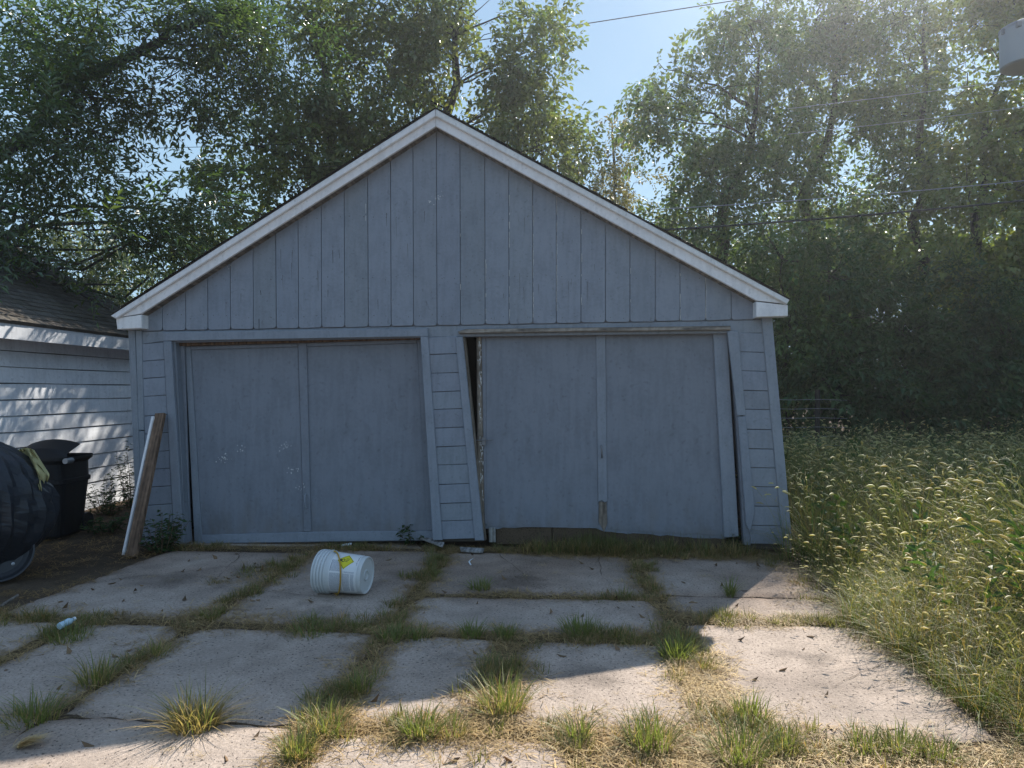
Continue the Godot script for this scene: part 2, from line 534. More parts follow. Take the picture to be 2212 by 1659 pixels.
func build_driveway():
	var d := thing("driveway", "cracked grey concrete driveway of slabs with weeds in the joints", "driveway", Vector3(-1, 0, 3))
	d.set_meta("kind", "structure")
	slab(d, -3.75, -2.41, 6.46, 4.54, 1, -0.10)
	slab(d, -2.32, -1.18, 6.62, 4.50, 2)
	slab(d, -1.06, 0.57, 6.62, 5.26, 3)
	slab(d, -1.07, 0.61, 5.17, 4.43, 4)
	slab(d, 0.68, 1.93, 6.60, 5.33, 5)
	slab(d, 0.70, 1.90, 5.315, 4.84, 15)
	slab(d, -4.75, -3.22, 4.42, 3.15, 6)
	slab(d, -3.08, -2.43, 4.42, 3.14, 7)
	slab(d, -2.33, -1.17, 4.38, 3.14, 8)
	slab(d, -1.05, -0.44, 4.31, 3.18, 9)
	slab(d, -0.26, 0.60, 4.31, 3.18, 10)
	slab(d, 0.78, 1.86, 4.70, 3.20, 11)
	slab(d, -4.75, -2.40, 3.125, 1.0, 12)
	slab(d, -2.36, -1.16, 3.125, 1.0, 13)
	slab(d, -1.06, -0.02, 3.08, 1.0, 14)
	var cr := RandomNumberGenerator.new(); cr.seed = 31
	var cm := MB.new()
	cm.col = Color(0.55, 0.5, 0.45)
	for e in [[1.9, 5.05, 1.1, 5.0], [-3.0, 6.4, -2.8, 5.3], [-2.2, 5.2, -1.3, 5.0], [-0.6, 6.5, -0.3, 5.5], [0.3, 6.5, 0.45, 5.4], [1.8, 4.1, 1.35, 3.7], [-2.9, 2.9, -2.5, 2.3], [-3.6, 5.4, -2.6, 5.9], [0.9, 6.4, 1.4, 5.5], [-2.0, 6.4, -1.6, 5.6]]:
		var y := 0.0065
		crack(d, cm, Vector3(e[0], y, CAM.z - e[1]), Vector3(e[2], y, CAM.z - e[3]), 0.003, cr)
	put("crack", cm, M.soil, d).set_meta("kind", "stuff")
	for k in 3:
		for q in 4:
			slab(d, -4.75 + 1.68 * q, -3.11 + 1.68 * q, 0.97 - 2.4 * k, -1.40 - 2.4 * k, 20 + k * 4 + q)

func crack(parent: Node3D, mb: MB, p: Vector3, q: Vector3, w: float, r: RandomNumberGenerator):
	var k := maxi(4, int(p.distance_to(q) / 0.07))
	var d := (q - p).normalized(); var n := d.cross(Vector3.UP)
	var off := 0.0
	var a := p - n * w; var b := p + n * w
	for i in range(1, k + 1):
		off += r.randfn() * 0.012
		var ww := w * r.randf_range(0.35, 1.2) * (1.0 - 0.8 * float(i) / k)
		var m := p.lerp(q, float(i) / k) + n * off
		mb.quad(a, b, m + n * ww, m - n * ww, Vector3.UP)
		a = m - n * ww; b = m + n * ww

# ------------------------------------------------------------------ garage
func shingles(parent: Node3D, p0: Vector3, along: Vector3, up: Vector3, nrm: Vector3, mat: Material, expo := 0.14, tabw := 0.30, seed_ := 3):
	# courses of tabs laid from the eave up; along = whole eave vector, up = whole slope vector
	var r := RandomNumberGenerator.new(); r.seed = seed_
	var mb := MB.new()
	var la := along.length(); var lu := up.length()
	var a := along / la; var u := up / lu
	var rows := int(lu / expo)
	for j in rows:
		var off := r.randf() * tabw
		var x := -off
		while x < la:
			var x0 := maxf(x + 0.004, 0.0); var x1 := minf(x + tabw - 0.004, la)
			x += tabw
			if x1 - x0 < 0.03: continue
			var y0: float = j * expo - r.randf() * 0.012; var y1 := minf((j + 1) * expo + 0.03, lu)
			var k := r.randf_range(0.72, 1.15)
			mb.col = Color(k, k * r.randf_range(0.96, 1.0), k * r.randf_range(0.92, 1.0))
			var h := 0.009 + r.randf() * 0.004
			var q0 := p0 + a * x0 + u * y0; var q1 := p0 + a * x1 + u * y0; var q2 := p0 + a * x1 + u * y1; var q3 := p0 + a * x0 + u * y1
			mb.quad(q0 + nrm * h, q1 + nrm * h, q2 + nrm * 0.003, q3 + nrm * 0.003, nrm)
			mb.quad(q0 + nrm * h, q1 + nrm * h, q1, q0, -u)
			mb.quad(q0 + nrm * h, q3 + nrm * 0.003, q3, q0, -a)
			mb.quad(q1 + nrm * h, q2 + nrm * 0.003, q2, q1, a)
	var o := put("shingles", mb, mat, parent)
	o.set_meta("kind", "stuff")

func build_garage():
	var g := thing("garage", "old grey-blue two-door garage, leaning, with white gable trim", "garage", Vector3(-1.15, 0, 0))
	var P: Material = M.paint
	# --- gable of vertical boards with rounded lower corners
	var seams := [305.0, 350.7, 401.0, 449.0, 498.0, 547.3, 596.7, 645.0, 695.0, 744.7, 795.6, 845.0, 893.3, 944.0, 994.7, 1048.0, 1099.7, 1151.0, 1202.0, 1255.0, 1308.0, 1360.7, 1415.6, 1469.0, 1524.0, 1579.7, 1634.0]
	var r := RandomNumberGenerator.new(); r.seed = 4
	for i in seams.size() - 1:
		var a: float = seams[i] + 0.5; var b: float = seams[i + 1] - 0.5
		var bot := func(x: float) -> float: return 715.0 + (x - 305.0) * (690.0 - 715.0) / 1328.0 + r.randf_range(-0.8, 0.8)
		var top := func(x: float) -> float:
			return (262.0 + (941.0 - x) * 0.643) if x < 941.0 else (262.0 + (x - 941.0) * 0.548)
		var lean := func(x: float, y: float) -> float: return x - clampf((1300.0 - x) / 1000.0, 0.0, 1.0) * 4.0 * (700.0 - y) / 430.0
		var ba: float = bot.call(a); var bb: float = bot.call(b)
		var rc := 5.0
		var poly := [V(a, ba - rc), V(a + 1.6, ba - 1.6), V(a + rc, ba), V(b - rc, bb), V(b - 1.6, bb - 1.6), V(b, bb - rc)]
		var tb: float = top.call(b); var ta: float = top.call(a)
		poly.append(V(lean.call(b, tb), tb))
		if a < 940.0 and b > 942.0: poly.append(V(940, 263))
		poly.append(V(lean.call(a, ta), ta))
		board("gable_board", poly, r.randf_range(-0.002, 0.003), 0.020, P, g, 0.003)
	# weathered paint loss along the seams of the right half
	var mc := MB.new()
	for spec in [[1049.0, 560.0, 690.0, 0.35], [1100.0, 410.0, 690.0, 0.65], [1151.5, 440.0, 680.0, 0.8], [1202.5, 420.0, 660.0, 0.8], [1256.0, 480.0, 680.0, 0.25], [1362.0, 520.0, 650.0, 0.3], [1469.5, 590.0, 680.0, 0.5], [1524.5, 600.0, 682.0, 0.9], [790.0, 400.0, 520.0, 0.2], [994.5, 380.0, 640.0, 0.12]]:
		var y: float = spec[1]
		while y < spec[2]:
			var l := r.randf_range(3.0, 15.0)
			if r.randf() < spec[3]:
				var x: float = spec[0] + r.randf_range(-0.6, 0.3); var w := r.randf_range(0.5, 1.3)
				var f := PackedVector3Array([on_z(x, y, 0.0042), on_z(x + w, y + 1, 0.0042), on_z(x + w * 0.8, y + l, 0.0042), on_z(x + 0.1, y + l, 0.0042)])
				mc.prism(f, Vector3(0, 0, -0.006), 0.0003)
			y += l
	for q in [[940, 430, 14], [955, 425, 8], [498, 574, 6], [648, 1050, 10], [480, 990, 20], [615, 965, 18], [630, 1015, 10], [520, 970, 8]]:
		for k in q[2]:
			var c := Vector2(q[0], q[1]) + Vector2(r.randfn(0, 7), r.randfn(0, 5))
			var zf := 0.0035 if q[1] < 700 else -0.1255
			var f := PackedVector3Array()
			var rr := r.randf_range(0.4, 1.6)
			for e in 5:
				var an := TAU * e / 5 + r.randf()
				f.append(on_z(c.x + cos(an) * rr * r.randf_range(0.5, 1.2), c.y + sin(an) * rr * r.randf_range(0.6, 1.4), zf))
			mc.prism(f, Vector3(0, 0, -0.003), 0.0002)
	var pc := put("peeled_paint", mc, M.chip, g)
	pc.set_meta("kind", "stuff")
	var nl := MB.new()
	for i in seams.size() - 1:
		for yy in [684.0, 600.0, 470.0]:
			for e in [0.22, 0.78]:
				var x: float = lerpf(seams[i], seams[i + 1], e) + r.randf_range(-2, 2)
				var y: float = yy + r.randf_range(-5, 5)
				var lim := (285.0 + absf(941.0 - x) * (0.643 if x < 941.0 else 0.548))
				if y < lim or r.randf() < 0.25: continue
				var f := PackedVector3Array()
				for k in 6:
					f.append(on_z(x + cos(TAU * k / 6) * 0.75, y + sin(TAU * k / 6) * 0.75, 0.0045))
				nl.prism(f, Vector3(0, 0, -0.006), 0.0003)
	for i in 46: # short checks in the boards
		var k := r.randi_range(0, seams.size() - 2)
		var x: float = lerpf(seams[k], seams[k + 1], r.randf_range(0.15, 0.85))
		var y := r.randf_range(420, 690)
		if y < 300.0 + absf(941.0 - x) * 0.643: continue
		var l := r.randf_range(8, 50)
		nl.prism(PackedVector3Array([on_z(x, y, 0.0042), on_z(x + 0.5, y + 1, 0.0042), on_z(x + 0.7 + r.randf_range(-1, 1), y + l, 0.0042)]), Vector3(0, 0, -0.005), 0.0001)
	put("nails", nl, M.inside, g).set_meta("kind", "stuff")
	# --- dark sheathing behind boards
	board("sheathing", [V(300, 720), V(941, 268), V(1640, 655), V(1640, 716), V(300, 742)], -0.024, 0.02, M.paint_door, g)
	board("frieze_board", [V(305, 716.5), V(1646, 691.0), V(1649, 719), V(998, 727), V(926, 728), V(350, 737), V(306, 742)], -0.010, 0.012, M.paint, g)
	# --- rake trim, eave returns
	board("rake_board", [V(941, 250), V(941, 273), V(305, 677.5), V(252, 686)], 0.120, 0.028, M.white, g)
	board("rake_board", [V(941.6, 250), V(1699, 656), V(1634, 649.5), V(941.6, 273)], 0.120, 0.028, M.white, g)
	board("rake_mould", [V(940, 235), V(940.6, 251), V(250, 688.5), V(238, 682)], 0.150, 0.055, M.white, g, 0.008)
	board("rake_mould", [V(941.4, 235), V(1706, 647.5), V(1700, 657.5), V(941.2, 251)], 0.150, 0.055, M.white, g, 0.008)
	board("eave_return", [V(250, 687.5), V(305.5, 679.5), V(305.5, 709), V(253, 711.5)], 0.118, 0.118, M.white, g, 0.005)
	board("eave_return", [V(1633.5, 651.5), V(1702, 659), V(1702, 683), V(1633.5, 685)], 0.118, 0.118, M.white, g, 0.005)
	# bare edge under the rake, and the soffit strip that joins the rake to the wall
	board("rake_edge", [V(941, 272), V(941, 276), V(306, 681), V(306, 677)], 0.091, 0.09, M.bare_wood, g, 0.001)
	board("rake_edge", [V(941.5, 272), V(1634, 649), V(1634, 652.5), V(941.5, 275.5)], 0.091, 0.09, M.bare_wood, g, 0.001)
	# --- corner boards
	board("corner_board", [V(276.5, 713), V(291, 713), V(309, 1186), V(296, 1186)], 0.012, 0.03, M.paint_trim, g)
	board("corner_board", [V(292.5, 714), V(305.5, 714), V(311, 929), V(299, 929)], 0.006, 0.02, M.paint_trim, g)
	board("corner_board", [V(299, 931), V(311, 931), V(321, 1186), V(309.5, 1186)], 0.006, 0.02, M.paint_trim, g)
	board("corner_board", [V(1645, 686), V(1668, 685.5), V(1713, 1189), V(1693, 1189)], 0.014, 0.03, M.paint_trim, g)
	# --- siding panels: rows between two slanted edges
	siding_rows(g, [743.0, 780.5, 818.0, 857.0, 899.0, 938.0, 977.0, 1015.0, 1053.0, 1092.0, 1132.0, 1178.0], 306.0, 353.0, 320.0, 376.0, 742.0, 1180.0, 3.5)
	siding_rows(g, [728.0, 766.0, 807.0, 847.0, 885.0, 925.0, 965.5, 1005.0, 1047.0, 1088.0, 1126.0, 1166.0], 924.0, 988.0, 953.0, 1029.0, 727.0, 1166.0, 2.5)
	siding_rows(g, [718.0, 760.0, 801.0, 843.0, 884.0, 927.0, 969.0, 1010.0, 1051.0, 1093.0, 1135.0, 1175.0], 1592.0, 1648.0, 1622.0, 1696.0, 716.0, 1175.0, -1.5)
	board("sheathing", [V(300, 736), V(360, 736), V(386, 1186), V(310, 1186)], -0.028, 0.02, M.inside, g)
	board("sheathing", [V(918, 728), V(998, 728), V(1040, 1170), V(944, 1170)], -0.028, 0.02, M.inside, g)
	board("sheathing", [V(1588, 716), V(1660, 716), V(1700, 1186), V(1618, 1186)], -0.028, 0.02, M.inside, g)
	# --- door casings and headers
	board("header_board", [V(350, 717.5), V(924, 709), V(924, 726.5), V(352, 736.5)], 0.016, 0.026, M.paint_trim, g)
	board("header_board", [V(989, 716), V(1006, 710.5), V(1578, 703.5), V(1579, 713), V(1202, 717), V(992, 720.5)], 0.030, 0.045, M.bare_wood_h, g, 0.006)
	board("door_casing", [V(352.5, 737), V(369.5, 737), V(397, 1184), V(377, 1184)], 0.018, 0.032, M.paint_trim, g)
	board("door_casing", [V(908, 727), V(924.5, 727), V(955.5, 1167), V(935, 1167)], 0.018, 0.032, M.paint_trim, g)
	board("door_casing", [V(983, 728), V(999, 727), V(1045.5, 1168), V(1025.5, 1168)], 0.020, 0.034, M.paint_trim, g, 0.006)
	board("jamb", [V(999, 727), V(1004, 727), V(1049, 1168), V(1045, 1168)], -0.02, 0.09, M.bare_wood, g, 0.002)
	board("door_casing", [V(1571, 716), V(1595, 716), V(1611, 897), V(1593, 898)], 0.018, 0.032, M.paint_trim, g)
	board("door_casing", [V(1593.5, 900), V(1611, 899.5), V(1631, 1106), V(1626, 1128), V(1620, 1150), V(1612, 1132)], 0.014, 0.028, M.paint_trim, g)
	board("jamb", [V(1578, 716), V(1590, 716), V(1622, 1178), V(1608, 1178)], -0.018, 0.10, M.paint_door, g)
	board("jamb", [V(370, 737), V(379, 737), V(402, 1182), V(395, 1182)], -0.02, 0.12, M.paint_door, g)
	board("jamb_board", [V(380, 738), V(397.5, 742), V(411, 1180), V(399, 1180)], -0.105, 0.02, M.paint_door, g)
	board("door_track", [V(366, 735), V(912, 725), V(912, 733), V(380, 748)], -0.09, 0.03, M.brown_wood, g)
	build_left_door(g)
	build_right_door(g)
	# --- the shell: side walls, back wall, floor, roof
	var s := MB.new()
	var dep := Vector3(0, 0, -6.2)
	s.prism(PackedVector3Array([on_z(279, 714, -0.03), on_z(296, 714, -0.03), on_z(312, 1190, -0.03), on_z(298, 1190, -0.03)]), dep, 0.002)
	put("side_wall", s, M.paint, g)
	s = MB.new()
	s.prism(PackedVector3Array([on_z(1652, 686, -0.03), on_z(1667, 686, -0.03), on_z(1711, 1192, -0.03), on_z(1697, 1192, -0.03)]), dep, 0.002)
	put("side_wall", s, M.paint, g)
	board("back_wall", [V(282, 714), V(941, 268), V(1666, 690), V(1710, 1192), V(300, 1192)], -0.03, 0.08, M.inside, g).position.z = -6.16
	s = MB.new()
	s.box(Vector3(-4.2, -0.10, -6.2), Vector3(2.0, -0.02, -0.06), 0.002)
	put("floor_slab", s, M.concrete, g)
	var ridge := on_z(940.5, 233.5, 0.15); var el := on_z(237.5, 681.5, 0.15); var er := on_z(1706.5, 647.0, 0.15)
	for e in [el, er]:
		var sl: Vector3 = (ridge - e); var out := Vector3(-sl.y, sl.x, 0).normalized() * (1.0 if e == el else -1.0)
		if out.y < 0: out = -out
		s = MB.new()
		s.prism(PackedVector3Array([e, ridge, ridge + Vector3(0, 0.010, 0), e + out * 0.008]), Vector3(0, 0, -6.45), 0.002)
		var ro := put("roof_deck", s, M.dark_shingle, g)
		var o2: Vector3 = out
		shingles_under(ro, e + out * 0.008 + Vector3(0, 0, 0.012), Vector3(0, 0, -6.5), sl + out * 0.0, o2)

func shingles_under(parent: Node3D, p0: Vector3, along: Vector3, up: Vector3, nrm: Vector3):
	shingles(parent, p0, along, up, nrm, M.dark_shingle, 0.14, 0.31, 9)

func siding_rows(g: Node3D, ys: Array, xl0: float, xr0: float, xl1: float, xr1: float, yt: float, yb: float, tilt: float):
	var r := RandomNumberGenerator.new(); r.seed = int(xl0)
	for i in ys.size() - 1:
		var a: float = ys[i] + 0.5; var b: float = ys[i + 1] - 0.5
		var L := func(y: float) -> float: return lerpf(xl0, xl1, (y - yt) / (yb - yt))
		var R := func(y: float) -> float: return lerpf(xr0, xr1, (y - yt) / (yb - yt))
		var k := r.randf_range(-0.7, 0.7)
		board("siding_board", [V(L.call(a), a + k), V(R.call(a), a - tilt), V(R.call(b), b - tilt), V(L.call(b), b)], r.randf_range(-0.004, 0.001), 0.022, M.paint, g, 0.004)

# a plywood sheet between four survey points, with weather streaks and splashed mud along the foot
func worn_panel(q: Array, z: float, mat: Material, parent: Node, seed_: int):
	var ns := noise(seed_, 1.0, 4); var nm := noise(seed_ + 1, 2.2, 4)
	var nu := 48; var nv := 56
	var pts := []; var cols := []
	var c := [on_z(q[0].x, q[0].y, z), on_z(q[1].x, q[1].y, z), on_z(q[2].x, q[2].y, z), on_z(q[3].x, q[3].y, z)]
	for j in nv + 1:
		var v := float(j) / nv
		var row := PackedVector3Array(); var cr := PackedColorArray()
		for i in nu + 1:
			var u := float(i) / nu
			var p: Vector3 = c[0].lerp(c[1], u).lerp(c[3].lerp(c[2], u), v)
			p.z += 0.0012 * ns.get_noise_2d(p.x * 1.1, p.y * 0.7)
			row.append(p)
			var streak := ns.get_noise_2d(p.x * 26.0, p.y * 0.9) * 0.5 + nm.get_noise_2d(p.x * 9.0, p.y * 0.5) * 0.5
			var k := 1.0 + 0.07 * streak + 0.06 * nm.get_noise_2d(p.x, p.y)
			var mud := clampf(0.50 - p.y * 1.3 + 0.5 * nm.get_noise_2d(p.x * 3.0, p.y * 1.2), 0.0, 0.75)
			cr.append(Color(k, k, k).lerp(Color(0.82, 0.70, 0.58), mud))
		pts.append(row); cols.append(cr)
	var mb := MB.new()
	mb.sheet(pts, Vector3(0, 0, 1), cols)
	put("door_panel", mb, mat, parent)

func build_left_door(g: Node3D):
	var z := -0.150
	var d := board("garage_door", [V(399, 748), V(912, 731), V(936, 1160), V(934, 1168), V(425, 1176)], z - 0.012, 0.03, M.paint_door, g)
	worn_panel([V(412, 757), V(643, 750), V(656, 1148), V(436, 1155)], z - 0.004, M.paint_door, d, 61)
	worn_panel([V(662.5, 750), V(900.5, 742), V(921.5, 1145), V(672, 1149)], z - 0.004, M.paint_door, d, 63)
	board("door_stile", [V(399, 748), V(411, 748), V(435, 1156), V(433, 1174), V(420, 1175)], z + 0.014, 0.02, M.paint_trim, d)
	board("door_stile", [V(643.5, 741), V(662, 740), V(672, 1149), V(656, 1149)], z + 0.012, 0.02, M.paint_door, d)
	board("door_stile", [V(900.5, 732), V(913, 731), V(936, 1146), V(921.5, 1146)], z + 0.012, 0.02, M.paint_door, d)
	board("door_rail", [V(411.5, 748), V(643, 741), V(643, 749), V(411.5, 756)], z + 0.011, 0.02, M.paint_door, d)
	board("door_rail", [V(662.5, 740.5), V(900, 732.5), V(900, 741), V(662.5, 749)], z + 0.011, 0.02, M.paint_door, d)
	board("door_rail", [V(435, 1156), V(656, 1149.5), V(936, 1146.5), V(935, 1167), V(434, 1174)], z + 0.013, 0.022, M.paint_trim, d)
	var mb := MB.new()
	var a := on_z(661, 1067, z + 0.01); var b := on_z(663, 1098, z + 0.01)
	mb.tube(PackedVector3Array([a, a + Vector3(0, -0.01, 0.03), (a + b) * 0.5 + Vector3(0, 0, 0.042), b + Vector3(0, 0.01, 0.03), b]), PackedFloat32Array([0.006, 0.007, 0.007, 0.007, 0.006]), 8)
	put("door_handle", mb, M.paint_trim, d)

func build_right_door(g: Node3D):
	var z := -0.085
	# lower edge rotted ragged
	var r := RandomNumberGenerator.new(); r.seed = 8
	var low := func(x: float) -> float:
		if x < 1290.0: return 1143.0 - 4.0 * sin((x - 1046.0) / 244.0 * PI) + r.randf_range(-1.6, 1.6)
		return lerpf(1149.0, 1164.0, (x - 1290.0) / 260.0) + r.randf_range(-1.8, 1.8)
	var p := [V(1029.5, 722), V(1572, 716), V(1594, 1158)]
	var x := 1560.0
	while x > 1046.0:
		p.append(V(x, low.call(x)))
		x -= r.randf_range(9.0, 20.0)
	p.append(V(1046, 1143)); p.append(V(1031.5, 1143))
	var d := board("garage_door", p, z - 0.012, 0.02, M.paint_door, g, 0.002)
	board("door_edge", [V(1029, 724), V(1039.5, 724), V(1046, 1140), V(1033, 1150)], z + 0.012, 0.045, M.bare_wood, d, 0.006)
	board("door_stile", [V(1040, 722), V(1049.5, 722), V(1052, 1132), V(1046.5, 1132)], z + 0.003, 0.02, M.paint_door, d)
	board("door_stile", [V(1287, 719), V(1308, 719), V(1312, 1083), V(1306, 1086), V(1300, 1081), V(1292, 1085)], z + 0.006, 0.022, M.paint_trim, d, 0.005)
	board("door_stile", [V(1294, 1084), V(1310, 1085), V(1312, 1130), V(1305, 1150), V(1300, 1140), V(1293, 1128)], z - 0.004, 0.012, M.bare_wood, d, 0.003)
	board("door_stile", [V(1540.5, 718), V(1571, 717), V(1596, 1160), V(1565, 1161)], z + 0.03, 0.04, M.paint_trim, d, 0.005)
	var xs := 1051.0
	# plywood face in two sheets, slightly proud
	worn_panel([V(1050.0, 721), V(1287.0, 719), V(1292.0, 1141), V(1052.0, 1137)], z - 0.006, M.paint_door, d, 65)
	worn_panel([V(1308.5, 719), V(1540.5, 717), V(1565.0, 1158), V(1312.5, 1144)], z - 0.006, M.paint_door, d, 67)
	# peeling paint flakes on the bare edge
	var mc := MB.new()
	for i in 70:
		var y := r.randf_range(730, 1130)
		var xx := lerpf(1030, 1035, (y - 730) / 400.0) + r.randf_range(0.5, 9.0)
		var h := r.randf_range(2, 13); var w := r.randf_range(0.8, 2.6)
		mc.prism(PackedVector3Array([on_z(xx, y, z + 0.0145), on_z(xx + w, y + r.randf() * 3, z + 0.0145), on_z(xx + w * r.randf(), y + h, z + 0.0145)]), Vector3(0, 0, -0.004), 0.0002)
	var f := put("peeled_paint", mc, M.chip, d)
	f.set_meta("kind", "stuff")
	# latch bar and handle
	var mb := MB.new()
	mb.tube(PackedVector3Array([on_z(1027, 951, z + 0.035), on_z(1046, 951, z + 0.035), on_z(1065, 950, z + 0.03)]), PackedFloat32Array([0.005, 0.005, 0.005]), 8)
	mb.box(on_z(1041, 962, z + 0.01), on_z(1049, 945, z + 0.028), 0.002)
	put("latch", mb, M.metal, d)
	mb = MB.new()
	var a := on_z(1299, 962, z + 0.014); var b := on_z(1300, 988, z + 0.014)
	mb.tube(PackedVector3Array([a, a + Vector3(0, 0, 0.03), (a + b) * 0.5 + Vector3(0, 0, 0.04), b + Vector3(0, 0, 0.03), b]), PackedFloat32Array([0.007, 0.008, 0.008, 0.008, 0.007]), 8)
	put("door_handle", mb, M.metal, d)
	# rubble and blocks under the rotted edge
	board("threshold_block", [V(1055, 1140), V(1070, 1140), V(1071, 1172), V(1056, 1172)], -0.09, 0.05, M.grey_wood, g, 0.006)
	board("threshold_block", [V(1071.5, 1136), V(1192, 1134), V(1192, 1176), V(1072, 1176)], -0.105, 0.05, M.soil, g, 0.006)
	board("threshold_block", [V(1193, 1136), V(1290, 1140), V(1570, 1156), V(1570, 1184), V(1193, 1178)], -0.105, 0.05, M.soil, g, 0.01)

# ------------------------------------------------------------------ neighbouring white building
func build_white_building():
	var X := -6.09
	var w := thing("clapboard_shed", "white clapboard outbuilding with low shingled eave left of the garage", "building", Vector3(-9, 0, -1.5))
	var z0 := 1.6; var z1 := -3.5
	var r := RandomNumberGenerator.new(); r.seed = 12
	var y := 2.12
	var ys := [2.12]
	var k := 0
	while 1.945 - 0.18 * k > 0.1:
		ys.append(1.945 - 0.18 * k); k += 1
	ys.append(-0.05)
	for i in ys.size() - 1:
		var hi: float = ys[i] - 0.004; var lo: float = ys[i + 1] + 0.004
		# each course tilts out at its lower edge
		var mb := MB.new()
		var nz := 12
		var a := []; var b := []
		var pts := []
		for j in nz + 1:
			var z := lerpf(z0, z1, float(j) / nz)
			var wob := 0.003 * sin(z * 3.1 + i * 1.7) + r.randf_range(-0.001, 0.001)
			pts.append(PackedVector3Array([Vector3(X - 0.004, hi + wob, z), Vector3(X + 0.004, hi + wob - 0.004, z), Vector3(X + 0.016, lo + wob + 0.004, z), Vector3(X + 0.012, lo + wob, z), Vector3(X - 0.02, lo + wob, z)]))
		mb.sheet(pts, Vector3.RIGHT)
		put("siding_board", mb, M.white_wall, w)
	var mb2 := MB.new()
	mb2.box(Vector3(-12.0, -0.05, z1), Vector3(X - 0.025, 2.14, z0), 0.002)
	put("wall", mb2, M.inside, w)
	mb2 = MB.new()
	mb2.box(Vector3(-5.845, 2.05, z1 - 0.15), Vector3(-5.82, 2.225, z0 + 0.15), 0.004)
	put("fascia_board", mb2, M.eave_paint, w)
	mb2 = MB.new()
	mb2.box(Vector3(X - 0.02, 2.085, z1 - 0.1), Vector3(-5.847, 2.105, z0 + 0.1), 0.002)
	put("soffit", mb2, M.eave_paint, w)
	# roof
	var e := Vector3(-5.80, 2.235, z0 + 0.2); var rd := Vector3(-9.05, 4.05, z0 + 0.2)
	var sl := rd - e
	var nr := Vector3(-sl.y, sl.x, 0).normalized()
	if nr.y < 0: nr = -nr
	var dep := Vector3(0, 0, (z1 - 0.2) - (z0 + 0.2))
	mb2 = MB.new()
	mb2.prism(PackedVector3Array([e, rd, rd - nr * 0.03, e - nr * 0.03]), dep, 0.002)
	var deck := put("roof_deck", mb2, M.shingle, w)
	shingles(deck, e + nr * 0.002, dep, sl, nr, M.shingle, 0.135, 0.30, 21)
	mb2 = MB.new()
	mb2.prism(PackedVector3Array([rd, Vector3(-12.3, 2.235, z0 + 0.2), Vector3(-12.3, 2.2, z0 + 0.2), rd - Vector3(0, 0.03, 0)]), dep, 0.002)
	put("roof_deck", mb2, M.shingle, w)
	for zz in [z0, z1]:
		mb2 = MB.new()
		mb2.prism(PackedVector3Array([Vector3(X - 0.03, 2.14, zz), Vector3(-9.05, 4.0, zz), Vector3(-12.0, 2.14, zz)]), Vector3(0, 0, -0.04 if zz == z0 else 0.04), 0.002)
		put("gable", mb2, M.white_wall, w)

# ------------------------------------------------------------------ foliage
func leaf_shape(mb: MB, p: Vector3, dir: Vector3, side: Vector3, l: float, w: float, c: Color, fold := 0.25):
	var up := side.cross(dir).normalized()
	var m := p + dir * l * 0.42 - up * l * 0.02
	var tip := p + dir * l - up * l * 0.14
	var a := p + dir * l * 0.40 + side * w * 0.5 + up * w * fold
	var b := p + dir * l * 0.40 - side * w * 0.5 + up * w * fold
	for q in [[p, a, m], [m, a, tip], [p, m, b], [m, tip, b]]:
		var nn: Vector3 = (q[1] - q[0]).cross(q[2] - q[0]).normalized()
		if nn.dot(up) < 0: nn = -nn
		mb.tri3(q[0], q[1], q[2], nn, nn, nn, c, c, c)

